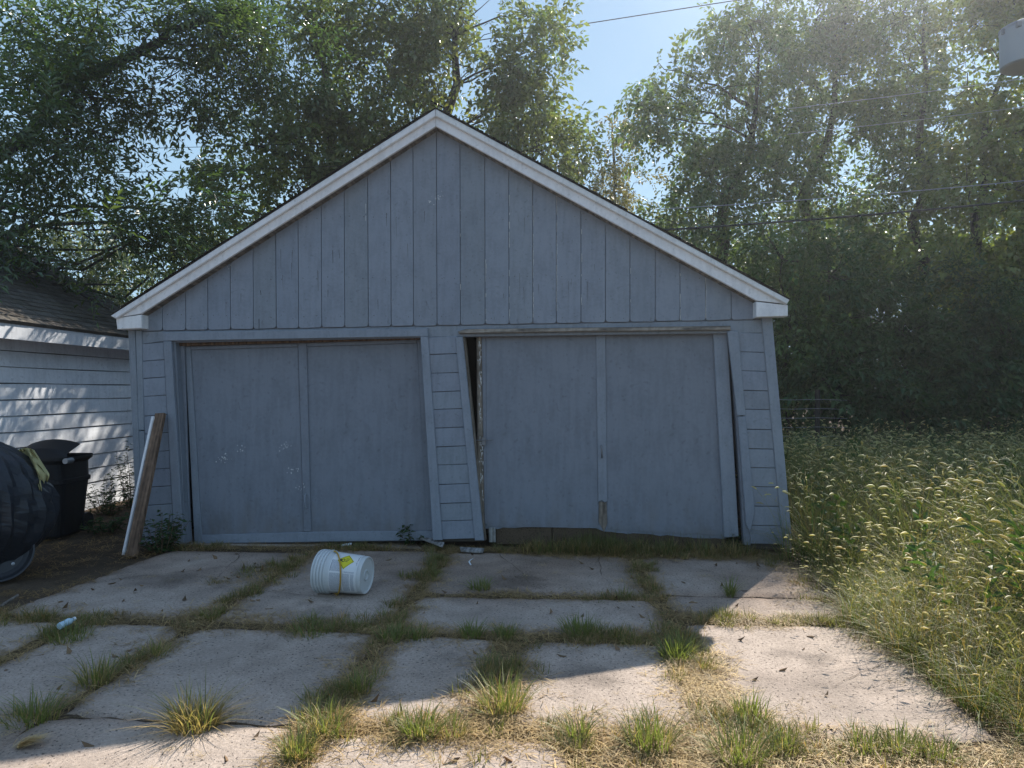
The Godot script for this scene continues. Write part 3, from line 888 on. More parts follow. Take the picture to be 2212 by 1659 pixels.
func twig_mesh(seed_: int, kind: String) -> ArrayMesh:
	var r := RandomNumberGenerator.new(); r.seed = seed_
	var mb := MB.new()
	var bark := Color(0.45, 0.38, 0.3)
	if kind == "ash":
		# three or four compound leaves along a short twig, seven leaflets each
		for q in 4:
			var az := q * 2.4 + r.randf() * 0.6
			var base := Vector3(0, 0, 0.08 * q)
			var d := Vector3(cos(az), sin(az) * 0.7, 0.8).normalized()
			var s := d.cross(Vector3.UP if absf(d.y) < 0.8 else Vector3.RIGHT).normalized()
			var pts := PackedVector3Array()
			for k in 5:
				pts.append(base + d * 0.075 * k - Vector3(0, 0.006 * k * k, 0))
			mb.strip(pts, PackedFloat32Array([0.0016, 0.0014, 0.0012, 0.001, 0.0008]), s, bark, bark)
			for k in range(1, 5):
				var br := r.randf_range(0.75, 1.25)
				var c := Color(br, br * r.randf_range(0.95, 1.05), br * 0.95)
				if k == 4:
					leaf_shape(mb, pts[4], (d + Vector3(0, -0.3, 0)).normalized(), s, 0.10, 0.034, c)
				else:
					for e in [-1.0, 1.0]:
						var ld: Vector3 = (d * 0.75 + s * e * 0.9 + Vector3(0, r.randf_range(-0.5, 0.05), 0)).normalized()
						leaf_shape(mb, pts[k], ld, ld.cross(s.cross(d)).normalized(), r.randf_range(0.075, 0.10), r.randf_range(0.026, 0.034), c)
	else:
		var nl := 11
		var ll := 0.075; var lw := 0.046
		if kind == "maple": ll = 0.085; lw = 0.07
		if kind == "shrub": ll = 0.085; lw = 0.04; nl = 12
		var tw := PackedVector3Array()
		for k in 4:
			tw.append(Vector3(r.randf_range(-0.02, 0.02), r.randf_range(-0.02, 0.02) - 0.006 * k * k, 0.11 * k))
		mb.strip(tw, PackedFloat32Array([0.003, 0.0025, 0.002, 0.001]), Vector3.RIGHT, bark, bark)
		for q in nl:
			var f := (q + 0.5) / nl
			var base := tw[0].lerp(tw[3], f)
			var az := q * 2.4 + r.randf() * 0.8
			var d := Vector3(cos(az), sin(az) - 0.45, 0.35 + f).normalized()
			d = (d + Vector3(0, r.randf_range(-0.5, 0.1), 0)).normalized()
			var s := d.cross(Vector3(r.randf() - 0.5, 1, r.randf() - 0.5)).normalized()
			var br := r.randf_range(0.7, 1.3)
			var c := Color(br * r.randf_range(0.9, 1.12), br, br * r.randf_range(0.85, 1.0))
			leaf_shape(mb, base + d * 0.02, d, s, ll * r.randf_range(0.75, 1.25), lw * r.randf_range(0.75, 1.2), c, 0.2)
	return mb.mesh()

var twigs := {}

func scatter(parent: Node3D, called: String, places: Array, kind: String, mat: Material):
	# places: [Transform3D, Color]; shared among three twig shapes
	if not twigs.has(kind):
		twigs[kind] = [twig_mesh(100, kind), twig_mesh(101, kind), twig_mesh(102, kind)]
	for q in 3:
		var mine := []
		for i in range(q, places.size(), 3): mine.append(places[i])
		if mine.is_empty(): continue
		var mm := MultiMesh.new()
		mm.transform_format = MultiMesh.TRANSFORM_3D
		mm.use_colors = true
		mm.mesh = twigs[kind][q]
		mm.instance_count = mine.size()
		for i in mine.size():
			mm.set_instance_transform(i, mine[i][0]); mm.set_instance_color(i, mine[i][1])
		var mi := MultiMeshInstance3D.new()
		mi.name = called if q == 0 else "%s_%03d" % [called, q]
		mi.multimesh = mm
		mi.material_override = mat
		mi.set_meta("kind", "stuff")
		parent.add_child(mi, true)

func curve(a: Vector3, b: Vector3, sag: float, k: int, r: RandomNumberGenerator, wob := 0.06) -> PackedVector3Array:
	var pts := PackedVector3Array()
	var l := a.distance_to(b)
	for i in k + 1:
		var f := float(i) / k
		var p := a.lerp(b, f) + Vector3(0, sag * l * 4.0 * f * (1.0 - f), 0)
		if i > 0 and i < k: p += Vector3(r.randf_range(-1, 1), r.randf_range(-1, 1), r.randf_range(-1, 1)) * wob * l / k
		pts.append(p)
	return pts

# lobes: [px, py, depth, half width px, half height px, weight]
func tree(called: String, label: String, category: String, trunk: PackedVector3Array, r0: float, r1: float, lobes: Array, kind: String, mat: Material, col: Color, dens: float, scale: float, gap: float, seed_: int, group := "", limbs := true):
	var r := RandomNumberGenerator.new(); r.seed = seed_
	var t := thing(called, label, category, trunk[0], group)
	var mb := MB.new()
	var rad := PackedFloat32Array()
	var path := PackedVector3Array()
	for i in trunk.size() - 1:
		for k in 3:
			var f := k / 3.0
			path.append(trunk[i].lerp(trunk[i + 1], f) + Vector3(r.randf_range(-1, 1), 0, r.randf_range(-1, 1)) * r0 * (0.3 if i == 0 else 0.8))
	path.append(trunk[trunk.size() - 1])
	for i in path.size():
		var f := float(i) / (path.size() - 1)
		rad.append(lerpf(r0, r1, f) * (1.35 if i == 0 else 1.0))
	mb.tube(path, rad, 9)
	put("trunk", mb, M.bark, t)
	var gapn := noise(seed_, 0.55, 3)
	var gap2 := noise(seed_ + 1, 1.6, 2)
	var cvar := noise(seed_ + 2, 0.8, 2)
	var places := []
	var tw := MB.new()
	for L in lobes:
		var c := at_d(L[0], L[1], L[2])
		var rx: float = L[3] * L[2] / FPX; var ry: float = L[4] * L[2] / FPX; var rz: float = maxf(0.75, (rx + ry) * 0.42)
		var wgt: float = L[5] if L.size() > 5 else 1.0
		# limb from trunk
		var from := path[path.size() - 1]
		var best := 1e9
		for p in path:
			var e: float = p.distance_to(c) + (2.5 * maxf(0.0, p.y - c.y + 0.3))
			if e < best and p.y > trunk[0].y + 0.25 * (path[path.size() - 1].y - trunk[0].y):
				best = e; from = p
		if limbs:
			var lp := curve(from, c, 0.05, 5, r, 0.22)
			var lr := clampf(best * 0.013, 0.018, r1 * 1.1 + 0.01)
			var lm := MB.new()
			lm.tube(lp, PackedFloat32Array([lr, lr * 0.9, lr * 0.75, lr * 0.6, lr * 0.45, lr * 0.3]), 6)
			put("limb", lm, M.bark, t)
		var n := int(dens * wgt * rx * ry * 400.0 / (scale * scale))
		var heart := c
		for i in n:
			if i % 14 == 0:
				var u := Vector3(r.randfn(), r.randfn(), r.randfn()).normalized()
				var f := pow(r.randf(), 0.40)
				heart = c + Vector3(u.x * rx * f, u.y * ry * f, u.z * rz * f)
			var p := heart + Vector3(r.randfn(), r.randfn() * 0.75, r.randfn()) * 0.145 * scale
			if gapn.get_noise_3dv(p) * 0.65 + gap2.get_noise_3dv(p) * 0.45 < gap: continue
			if p.y < 0.15: continue
			if lets_sun_through(p): continue
			var d := ((p - c).normalized() + Vector3(r.randfn() * 0.6, r.randfn() * 0.5 - 0.2, r.randfn() * 0.6)).normalized()
			var upv := Vector3(r.randfn() * 0.4, 1.0, r.randfn() * 0.4)
			var b := Basis.looking_at(-d, upv).scaled(Vector3.ONE * scale * r.randf_range(0.75, 1.25))
			var k := r.randf_range(0.75, 1.25) * (1.0 + 0.35 * cvar.get_noise_3dv(p))
			var y: float = clampf(r.randfn() * 0.10 + 0.12 * cvar.get_noise_3dv(p * 0.6), -0.2, 0.45)
			places.append([Transform3D(b, p - org), Color(col.r * k * (1.0 + y), col.g * k * (1.0 + 0.2 * y), col.b * k * (1.0 - 0.6 * y))])
			if i % 14 == 0:
				var q := c + (heart - c) * r.randf_range(0.0, 0.35)
				var m := q.lerp(heart, 0.5) + Vector3(r.randfn(), r.randfn(), r.randfn()) * 0.10
				tw.tube(PackedVector3Array([q, m, heart, heart + (heart - m) * 0.3]), PackedFloat32Array([0.013, 0.010, 0.007, 0.003]), 4, false)
	var two := put("twigs", tw, M.bark, t)
	two.set_meta("kind", "stuff")
	scatter(t, "crown", places, kind, mat)

# the crowns thin out along the line from the sun to the white wall, so that sunlight dapples it
var rift := noise(881, 1.35, 3)
func lets_sun_through(p: Vector3) -> bool:
	var t := (p.x + 6.09) / 0.335
	if t < 1.2: return false
	var y := p.y - 0.651 * t; var z := p.z + 0.681 * t
	if y < -0.4 or y > 2.5 or z < -3.2 or z > 2.0: return false
	return rift.get_noise_2d(y * 0.8 + z * 0.45, z * 1.25) > -0.24

func base_at(px: float, d: float) -> Vector3:
	var p := at_d(px, 845.0, d)
	return Vector3(p.x, -0.02, p.z)

func build_trees():
	# ash whose limbs reach in from the left over the white building
	var b := base_at(-120, 13.0)
	tree("ash_tree", "dark ash tree with feathered leaves, its limbs reaching over the white outbuilding", "tree",
		PackedVector3Array([b, at_d(-110, 620, 12.8), at_d(-60, 420, 12.2), at_d(120, 210, 11.2), at_d(283, 107, 10.8), at_d(420, 50, 10.8), at_d(560, 20, 11.2)]), 0.15, 0.03,
		[[40, 50, 10.5, 120, 90], [190, 90, 10.5, 110, 80], [330, 60, 10.8, 130, 80], [470, 60, 11.2, 120, 80], [570, 110, 11.8, 100, 90], [60, 190, 10.0, 120, 90], [200, 210, 10.3, 120, 80], [330, 190, 10.8, 100, 70, 0.8], [470, 170, 11.2, 90, 60, 0.8],
		[40, 320, 9.8, 110, 90], [150, 330, 10.0, 80, 80, 0.9], [60, 440, 9.8, 120, 80], [180, 450, 10.0, 110, 70], [310, 450, 10.2, 110, 55], [430, 460, 10.6, 90, 50], [90, 535, 9.3, 110, 55], [230, 540, 9.5, 110, 55], [370, 540, 10.8, 110, 50], [140, 600, 9.0, 110, 45], [250, 615, 9.1, 90, 45], [320, 600, 9.6, 80, 40], [235, 668, 9.0, 45, 25, 0.7], [50, 470, 9.5, 100, 60], [160, 500, 9.5, 110, 60], [290, 520, 9.8, 100, 45], [250, 300, 10.4, 60, 40, 0.5]],
		"ash", M.leaf_ash, Color(0.093, 0.131, 0.045), 0.92, 1.3, -0.03, 301)
	b = base_at(700, 15.5)
	tree("elm_tree", "leafy tree behind the left slope of the garage roof", "tree",
		PackedVector3Array([b, at_d(705, 520, 15.4), at_d(715, 330, 15.2), at_d(690, 150, 15.0), at_d(650, 20, 15.0)]), 0.2, 0.025,
		[[610, 40, 14.6, 110, 80], [700, 60, 15, 90, 90], [560, 190, 14.2, 90, 70], [650, 170, 14.6, 100, 80], [730, 190, 15.2, 80, 90], [480, 280, 13.6, 80, 55, 0.8], [580, 290, 14.0, 90, 60], [670, 290, 14.6, 90, 70], [540, 380, 13.8, 110, 50], [640, 390, 14.2, 90, 60], [470, 440, 13.2, 100, 45], [560, 460, 13.6, 100, 45], [410, 520, 13.0, 90, 45], [740, 310, 15.0, 60, 60]],
		"broad", M.leaf, Color(0.157, 0.194, 0.062), 1.7, 1.6, -0.07, 302)
	b = base_at(960, 17.0)
	tree("elm_tree", "tall full-crowned tree rising behind the garage ridge", "tree",
		PackedVector3Array([b, at_d(955, 500, 16.8), at_d(960, 300, 16.4), at_d(980, 120, 16.2), at_d(1000, 10, 16.2)]), 0.24, 0.025,
		[[790, 50, 15.8, 100, 80], [890, 40, 16, 110, 80], [1000, 50, 16, 100, 80], [1065, 70, 16.2, 60, 70], [1150, 30, 16, 35, 70, 1.2], [1170, 110, 16, 38, 60, 1.2], [1120, 150, 16, 90, 80], [1020, 150, 16, 100, 80], [910, 150, 16, 100, 80], [810, 160, 15.8, 100, 80], [1195, 215, 15.6, 65, 55], [1120, 240, 15.6, 90, 70], [1020, 250, 15.6, 90, 70], [890, 250, 15.6, 90, 70], [790, 260, 15.4, 90, 60], [820, 340, 15.2, 90, 50], [1225, 295, 15.4, 55, 45, 0.9], [1150, 320, 15.2, 90, 60], [1080, 310, 15.2, 80, 50], [1210, 360, 15.0, 70, 50], [740, 350, 15, 70, 50]],
		"broad", M.leaf, Color(0.175, 0.211, 0.070), 1.9, 1.7, -0.10, 303)
	b = base_at(1320, 22.0)
	tree("young_tree", "thin airy tree in the gap between the two tall tree crowns", "tree",
		PackedVector3Array([b, at_d(1318, 560, 22), at_d(1325, 400, 22), at_d(1322, 260, 22)]), 0.11, 0.02,
		[[1290, 330, 21, 60, 50, 0.7], [1345, 330, 22, 50, 60, 0.7], [1270, 400, 20, 80, 50], [1360, 410, 21, 70, 50, 0.9], [1320, 290, 22, 40, 40, 0.5], [1310, 470, 21, 90, 50]],
		"broad", M.leaf, Color(0.221, 0.194, 0.091), 1.0, 1.5, -0.05, 304)
	b = base_at(1560, 19.0)
	tree("cottonwood_tree", "wide tree with dark limbs just right of the garage eave", "tree",
		PackedVector3Array([b, at_d(1552, 640, 19), at_d(1566, 470, 18.6), at_d(1612, 300, 18.4), at_d(1640, 100, 18.2)]), 0.24, 0.025,
		[[1435, 150, 18, 32, 32, 0.9], [1400, 205, 18, 28, 28, 0.7], [1480, 185, 18, 50, 50], [1440, 250, 18, 60, 45], [1565, 110, 18.2, 30, 60], [1610, 40, 18.2, 60, 60], [1550, 190, 18.2, 80, 70], [1640, 120, 18.4, 80, 80], [1500, 290, 18, 90, 50], [1610, 260, 18.4, 90, 70], [1420, 320, 18, 50, 35, 0.7], [1560, 380, 18.2, 80, 55], [1650, 370, 18.4, 70, 60], [1470, 400, 18, 50, 30, 0.5], [1430, 470, 17.6, 70, 40, 0.8], [1540, 480, 18, 90, 50], [1630, 490, 18.4, 80, 60], [1640, 580, 18.2, 70, 50]],
		"broad", M.leaf, Color(0.144, 0.202, 0.070), 1.8, 1.8, -0.08, 305)
	b = base_at(1770, 20.5)
	tree("cottonwood_tree", "tall tree with hanging foliage above the sagging black cable", "tree",
		PackedVector3Array([b, at_d(1768, 640, 20.4), at_d(1748, 420, 20.2), at_d(1790, 240, 20), at_d(1830, 20, 20)]), 0.26, 0.025,
		[[1690, 40, 19.8, 70, 60], [1740, -50, 20, 80, 60], [1870, -40, 20, 80, 60], [1760, 40, 20, 80, 60], [1850, 50, 20, 80, 60], [1700, 150, 19.8, 70, 70], [1790, 160, 20, 80, 70, 0.9], [1880, 150, 20, 70, 70], [1720, 270, 19.8, 80, 70], [1820, 280, 20, 80, 70], [1720, 390, 19.8, 80, 60], [1820, 400, 20, 90, 60], [1900, 270, 20, 70, 70], [1740, 490, 19.6, 90, 60], [1850, 500, 19.8, 90, 60], [1700, 570, 19.4, 90, 60], [1800, 590, 19.4, 90, 60], [1890, 580, 19.4, 80, 60]],
		"broad", M.leaf, Color(0.144, 0.206, 0.067), 1.8, 1.85, -0.09, 306)
	b = base_at(1992, 18.5)
	tree("cottonwood_tree", "tree with a straight bare lower trunk at the back of the weedy lot", "tree",
		PackedVector3Array([b, at_d(1990, 700, 18.5), at_d(1988, 480, 18.5), at_d(1985, 250, 18.6), at_d(1996, 20, 18.8)]), 0.22, 0.025,
		[[1940, 40, 18.8, 70, 60], [2030, 40, 19, 70, 50, 0.7], [1960, 140, 18.8, 70, 70], [2050, 150, 19, 60, 60, 0.8], [1940, 250, 18.8, 70, 70], [2040, 260, 18.8, 80, 70], [1960, 360, 18.6, 80, 60], [2060, 370, 18.6, 70, 60], [1930, 440, 18.6, 60, 40, 0.6], [2050, 480, 18.6, 70, 60], [1940, 530, 18.4, 60, 50], [2060, 570, 18.2, 80, 60]],
		"broad", M.leaf, Color(0.154, 0.209, 0.063), 1.8, 1.75, -0.09, 307)
	b = base_at(2130, 16.5)
	tree("maple_tree", "yellow-green broad-leaved tree below the transformer at the right edge", "tree",
		PackedVector3Array([b, at_d(2128, 700, 16.5), at_d(2098, 480, 16.5), at_d(2140, 250, 16.6), at_d(2210, -60, 16.8)]), 0.17, 0.025,
		[[2130, -60, 16.8, 80, 70], [2220, -70, 17, 90, 80], [2160, -170, 17, 90, 70], [2260, -190, 17, 90, 80], [2330, -60, 17, 90, 90], [2330, 90, 16.8, 80, 80], [2320, 250, 16.5, 80, 90], [2100, 60, 16.8, 60, 50, 0.6], [2180, 30, 17, 60, 40, 0.6], [2090, 190, 16.6, 60, 60], [2170, 210, 16.6, 70, 50], [2130, 300, 16.4, 80, 60], [2210, 310, 16.4, 70, 70], [2090, 400, 16.2, 60, 55], [2170, 410, 16.2, 80, 60], [2200, 510, 16, 70, 60], [2120, 520, 16, 80, 60], [2110, 610, 15.8, 80, 60], [2260, 560, 16, 90, 80], [2330, 420, 16.3, 90, 90], [2190, 610, 15.8, 70, 60], [2240, 430, 16, 60, 80]],
		"maple", M.leaf, Color(0.212, 0.253, 0.059), 1.7, 1.5, -0.09, 308)
	# undergrowth at the back of the lot
	var sh := [
		["shrub", "glossy-leaved shrub touching the right corner of the garage", 1700, 15.0, [[1690, 560, 15, 60, 60], [1720, 640, 15, 60, 60], [1690, 700, 15, 60, 60], [1740, 740, 15, 70, 60], [1700, 810, 15, 60, 50, 0.7], [1735, 860, 15.4, 80, 60], [1690, 900, 15.2, 60, 40]], Color(0.109, 0.167, 0.058)],
		["shrub", "rounded dark shrub behind the foxtail grass, nearest the garage", 1800, 14.6, [[1790, 600, 15, 70, 70], [1830, 690, 14.8, 80, 70], [1770, 760, 14.6, 80, 60], [1850, 780, 14.4, 80, 60], [1800, 850, 14.2, 90, 60], [1880, 860, 14.2, 80, 60]], Color(0.080, 0.131, 0.052)],
		["shrub", "middle dark shrub behind the foxtail grass, under the straight trunk", 1960, 14.8, [[1900, 620, 16, 70, 60, 0.9], [1950, 720, 15, 80, 70], [2010, 760, 14.8, 80, 70], [1940, 820, 14.6, 90, 70], [2030, 860, 14.4, 90, 70], [1950, 900, 14.2, 90, 50]], Color(0.080, 0.128, 0.052)],
		["shrub", "dark shrub at the right edge behind the foxtail grass", 2130, 14.4, [[2080, 640, 15.5, 70, 60], [2110, 720, 15, 80, 70], [2190, 740, 14.8, 80, 70], [2110, 810, 14.6, 90, 70], [2200, 840, 14.4, 90, 80], [2120, 900, 14.2, 90, 60], [2210, 920, 14, 80, 50]], Color(0.075, 0.120, 0.049)],
	]
	var k := 0
	for s in sh:
		var bb := base_at(s[2], s[3])
		tree(s[0], s[1], "shrub", PackedVector3Array([bb, bb + Vector3(0.05, 0.8, 0), bb + Vector3(-0.05, 1.9, 0.1)]), 0.05, 0.02, s[4], "shrub", M.leaf_shrub, s[5], 2.0, 1.7, -0.18, 330 + k, "shrubs at the back of the weedy lot")
		k += 1
	# tree line further back that closes the view under the crowns
	var far := [["dense bushy tree far back, seen under the crown beside the garage eave", 1480, 27.0], ["dense bushy tree far back, straight behind the tall grass", 1760, 28.0], ["dense bushy tree far back, between the two bare trunks", 2040, 27.0], ["dense bushy tree far back at the right edge", 2280, 27.0], ["dense bushy tree far back, behind the roof's left slope", 520, 24.0], ["dense bushy tree far back, behind the white outbuilding", 180, 24.0]]
	for f in far:
		var x: float = f[1]; var dd: float = f[2]
		var bb := base_at(x, dd)
		var top := 520.0 if x > 1000 else 560.0
		tree("backdrop_tree", f[0], "tree", PackedVector3Array([bb, bb + Vector3(0, 2, 0), at_d(x, top + 60, dd)]), 0.16, 0.05,
			[[x - 70, top + 60, dd, 110, 80], [x + 80, top + 50, dd, 110, 80], [x, top, dd, 110, 70], [x - 90, top + 170, dd - 1, 120, 90], [x + 80, top + 170, dd - 1, 120, 90], [x, top + 270, dd - 1, 150, 90], [x - 110, top + 300, dd - 1.5, 110, 80], [x + 110, top + 300, dd - 1.5, 110, 80]],
			"broad", M.leaf, Color(0.130, 0.156, 0.070), 1.3, 2.2, -0.2, 350 + k, "far trees behind the lot")
		k += 1
	# wire fence glimpsed beside the garage
	var fe := thing("wire_fence", "old wire mesh fence at the back of the lot beside the garage corner", "fence", base_at(1740, 13.2))
	for px in [1660.0, 1765.0]:
		var pm := MB.new()
		var p := base_at(px, 13.2)
		pm.tube(PackedVector3Array([p, p + Vector3(0, 0.8, 0), p + Vector3(0.01, 1.55, 0)]), PackedFloat32Array([0.05, 0.047, 0.045]), 8)
		put("fence_post", pm, M.bark, fe)
	for i in 8:
		var wm := MB.new()
		var h := 0.18 + 0.17 * i
		wm.tube(PackedVector3Array([base_at(1660, 13.14) + Vector3(0, h, 0), base_at(1712, 13.14) + Vector3(0, h - 0.012, 0), base_at(1765, 13.14) + Vector3(0, h, 0), base_at(1830, 13.3) + Vector3(0, h - 0.02, 0)]), PackedFloat32Array([0.004, 0.004, 0.004, 0.004]), 5)
		put("wire", wm, M.cable_bare, fe)

# ------------------------------------------------------------------ wires, pole
func wire(label: String, pts: Array, d: float, r: float, mat: Material):
	var mb := MB.new()
	var pp := PackedVector3Array(); var rr := PackedFloat32Array()
	var a := at_d(pts[0], pts[1], d); var b := at_d(pts[2], pts[3], d)
	var sag: float = pts[4]
	for i in 17:
		var f := i / 16.0
		pp.append(a.lerp(b, f) - Vector3(0, sag * 4.0 * f * (1.0 - f), 0)); rr.append(r)
	mb.tube(pp, rr, 6)
	var o := put("power_line", mb, mat)
	tag(o, label, "cable", "overhead wires")

func build_wires():
	wire("thick black cable sagging across the right-hand trees above the roof edge", [1300, 505, 2330, 421, 0.05], 12.5, 0.019, M.cable)
	wire("thinner grey wire just above the thick black cable", [1420, 452, 2330, 378, 0.05], 13.0, 0.008, M.cable_bare)
	wire("lone wire crossing the open patch of sky", [900, 108, 1980, -60, 0.0], 17.6, 0.011, M.cable)
	wire("upper bright wire in front of the right-hand foliage", [1700, 235, 2280, 160, 0.02], 13.5, 0.006, M.cable_bare)
	wire("lower faint wire in front of the right-hand foliage", [1700, 290, 2280, 222, 0.02], 13.5, 0.005, M.cable_bare)
	wire("upper thin wire across the sky hole in the ash leaves", [-60, 327, 700, 309, 0.02], 13.0, 0.005, M.cable)
	wire("lower thin wire across the sky hole in the ash leaves", [-60, 378, 760, 358, 0.02], 13.0, 0.006, M.cable)
	var base := base_at(2292, 9.8)
	var po := thing("utility_pole", "wooden utility pole just beyond the right edge, carrying the transformer", "pole", base)
	var mb := MB.new()
	mb.tube(PackedVector3Array([base, base + Vector3(0.02, 4, 0), base + Vector3(0.03, 8.2, 0)]), PackedFloat32Array([0.15, 0.13, 0.11]), 12)
	put("pole", mb, M.grey_wood, po)
	mb = MB.new()
	mb.box(base + Vector3(-1.1, 7.5, 0.12), base + Vector3(1.1, 7.62, 0.22), 0.006)
	put("crossarm", mb, M.grey_wood, po)
	var c := at_d(2216, 145, 9.5)
	var tf := thing("transformer", "grey cylindrical transformer can at the top right corner", "transformer", c)
	mb = MB.new()
	mb.lathe(PackedVector2Array([V(0.001, 0.0), V(0.27, 0.0), V(0.295, 0.02), V(0.295, 0.50), V(0.305, 0.505), V(0.305, 0.53), V(0.20, 0.58), V(0.001, 0.6)]), Transform3D(Basis(), c), 40)
	put("tank", mb, M.can, tf)
	mb = MB.new()
	mb.lathe(PackedVector2Array([V(0.04, 0.0), V(0.055, 0.02), V(0.035, 0.05), V(0.055, 0.08), V(0.03, 0.12), V(0.05, 0.15), V(0.015, 0.2), V(0.001, 0.22)]), Transform3D(Basis(), c + Vector3(0.05, 0.58, 0.05)), 16)
	put("bushing", mb, M.brown_wood, tf)
	for e in [[-0.285, 0.44, 0.02], [-0.21, 0.44, 0.2], [0.0, 0.42, 0.29]]:
		mb = MB.new()
		mb.box(c + Vector3(e[0] - 0.03, e[1], e[2] - 0.015), c + Vector3(e[0] + 0.03, e[1] + 0.07, e[2] + 0.03), 0.006)
		put("lug", mb, M.metal, tf)
	mb = MB.new()
	mb.box(c + Vector3(0.28, 0.1, -0.05), c + Vector3(0.62, 0.16, 0.03), 0.004)
	put("bracket", mb, M.metal, tf)

# ------------------------------------------------------------------ small objects
func lean_board(called: String, label: String, cat: String, foot: Vector3, top: Vector3, wide: float, thick: float, mat: Material, wdir: Vector3):
	var o := thing(called, label, cat, foot)
	var ax := (top - foot).normalized()
	var w := (wdir - ax * wdir.dot(ax)).normalized()
	var nrm := ax.cross(w).normalized()
	if nrm.z < 0: nrm = -nrm
	var f := PackedVector3Array([foot - w * wide * 0.5, foot + w * wide * 0.5, top + w * wide * 0.5, top - w * wide * 0.5])
	var mb := MB.new()
	mb.prism(f, -nrm * thick, 0.003)
	var m := put("timber", mb, mat, o)
	return o

func build_objects():
	build_pail()
	# timber leaning on the garage corner
	var f1 := on_y(281, 1203, 0.0); var t1 := on_z(344, 892, 0.075)
	lean_board("plank", "brown wooden plank leaning against the left corner of the garage", "plank", f1, t1, 0.10, 0.038, M.brown_wood, Vector3(1, 0, 0.15))
	var f2 := on_y(264.5, 1199, 0.0); var t2 := on_z(329, 899, 0.10)
	lean_board("trim_strip", "narrow white-painted strip leaning beside the brown plank", "strip of wood", f2, t2, 0.026, 0.02, M.white, Vector3(1, 0, 0.2))
	# scraps by the centre post
	var s := thing("scrap_board", "weathered grey scrap board lying at the foot of the post between the doors", "board", on_y(930, 1170))
	var mb := MB.new()
	mb.prism(PackedVector3Array([on_y(904, 1159, 0.075), on_y(912, 1156, 0.075), on_y(960, 1171, 0.06), on_y(956, 1179, 0.06)]), Vector3(0, -0.018, 0), 0.003)
	put("timber", mb, M.grey_wood, s)
	s = thing("scrap_board", "short split scrap board lying just right of the longer grey one", "board", on_y(1020, 1186))
	mb = MB.new()
	mb.prism(PackedVector3Array([on_y(993, 1181, 0.03), on_y(1046, 1184, 0.03), on_y(1043, 1191, 0.03), on_y(996, 1188, 0.03)]), Vector3(0, -0.018, 0), 0.003)
	put("timber", mb, M.grey_wood, s)
	# curl of white paper
	mb = MB.new()
	var rows := []
	for i in 9:
		var f := i / 8.0
		var p := on_y(1013.0 + 8.0 * absf(f - 0.35) * 1.6, 1221.0 - 14.0 * f, 0.004) + Vector3(0, 0.012 * sin(f * PI), 0)
		rows.append(PackedVector3Array([p + Vector3(-0.006, 0, 0.004), p + Vector3(0, 0.004, 0), p + Vector3(0.006, 0, -0.004)]))
	mb.sheet(rows, Vector3.UP)
	tag(put("paper_scrap", mb, M.paper), "small curled white scrap on the slab in front of the right door", "litter")
	# crushed plastic bottle in the grass at left
	var bp := on_y(140, 1348, 0.05)
	var bt := thing("plastic_bottle", "small pale blue plastic bottle lying in the grass at left", "bottle", bp)
	var ax := (on_y(153, 1341, 0.06) - on_y(127, 1354, 0.05)).normalized()
	var xf := Transform3D(basis_y(ax), on_y(128, 1353, 0.05))
	mb = MB.new()
	mb.lathe(PackedVector2Array([V(0.001, 0), V(0.02, 0), V(0.022, 0.01), V(0.020, 0.04), V(0.022, 0.07), V(0.012, 0.095), V(0.010, 0.10)]), xf, 16)
	var bm := flat_mat(Color(0.45, 0.60, 0.68), 0.2)
	put("bottle_body", mb, bm, bt)
	mb = MB.new()
	mb.lathe(PackedVector2Array([V(0.012, 0.10), V(0.012, 0.115), V(0.001, 0.116)]), xf, 12)
	put("cap", mb, M.paper, bt)
	# stick
	mb = MB.new()
	mb.tube(PackedVector3Array([on_y(-14, 1321, 0.012), on_y(12, 1303, 0.015), on_y(38, 1286, 0.02)]), PackedFloat32Array([0.012, 0.012, 0.010]), 7)
	tag(put("stick", mb, M.bare_wood), "pale stick lying at the left edge in front of the tarp bundle", "stick")
	# flakes and litter by the doors
	mb = MB.new()
	mb.sheet([PackedVector3Array([on_y(737, 1176, 0.012), on_y(760, 1172, 0.02)]), PackedVector3Array([on_y(738, 1180, 0.006), on_y(759, 1177, 0.01)])], Vector3.UP)
	tag(put("paper_scrap", mb, M.paper), "flat white scrap by the sill behind the white pail", "litter")
	build_left_clutter()

func basis_y(y: Vector3) -> Basis:
	var x := y.cross(Vector3.FORWARD if absf(y.z) < 0.9 else Vector3.UP).normalized()
	return Basis(x, y, x.cross(y))

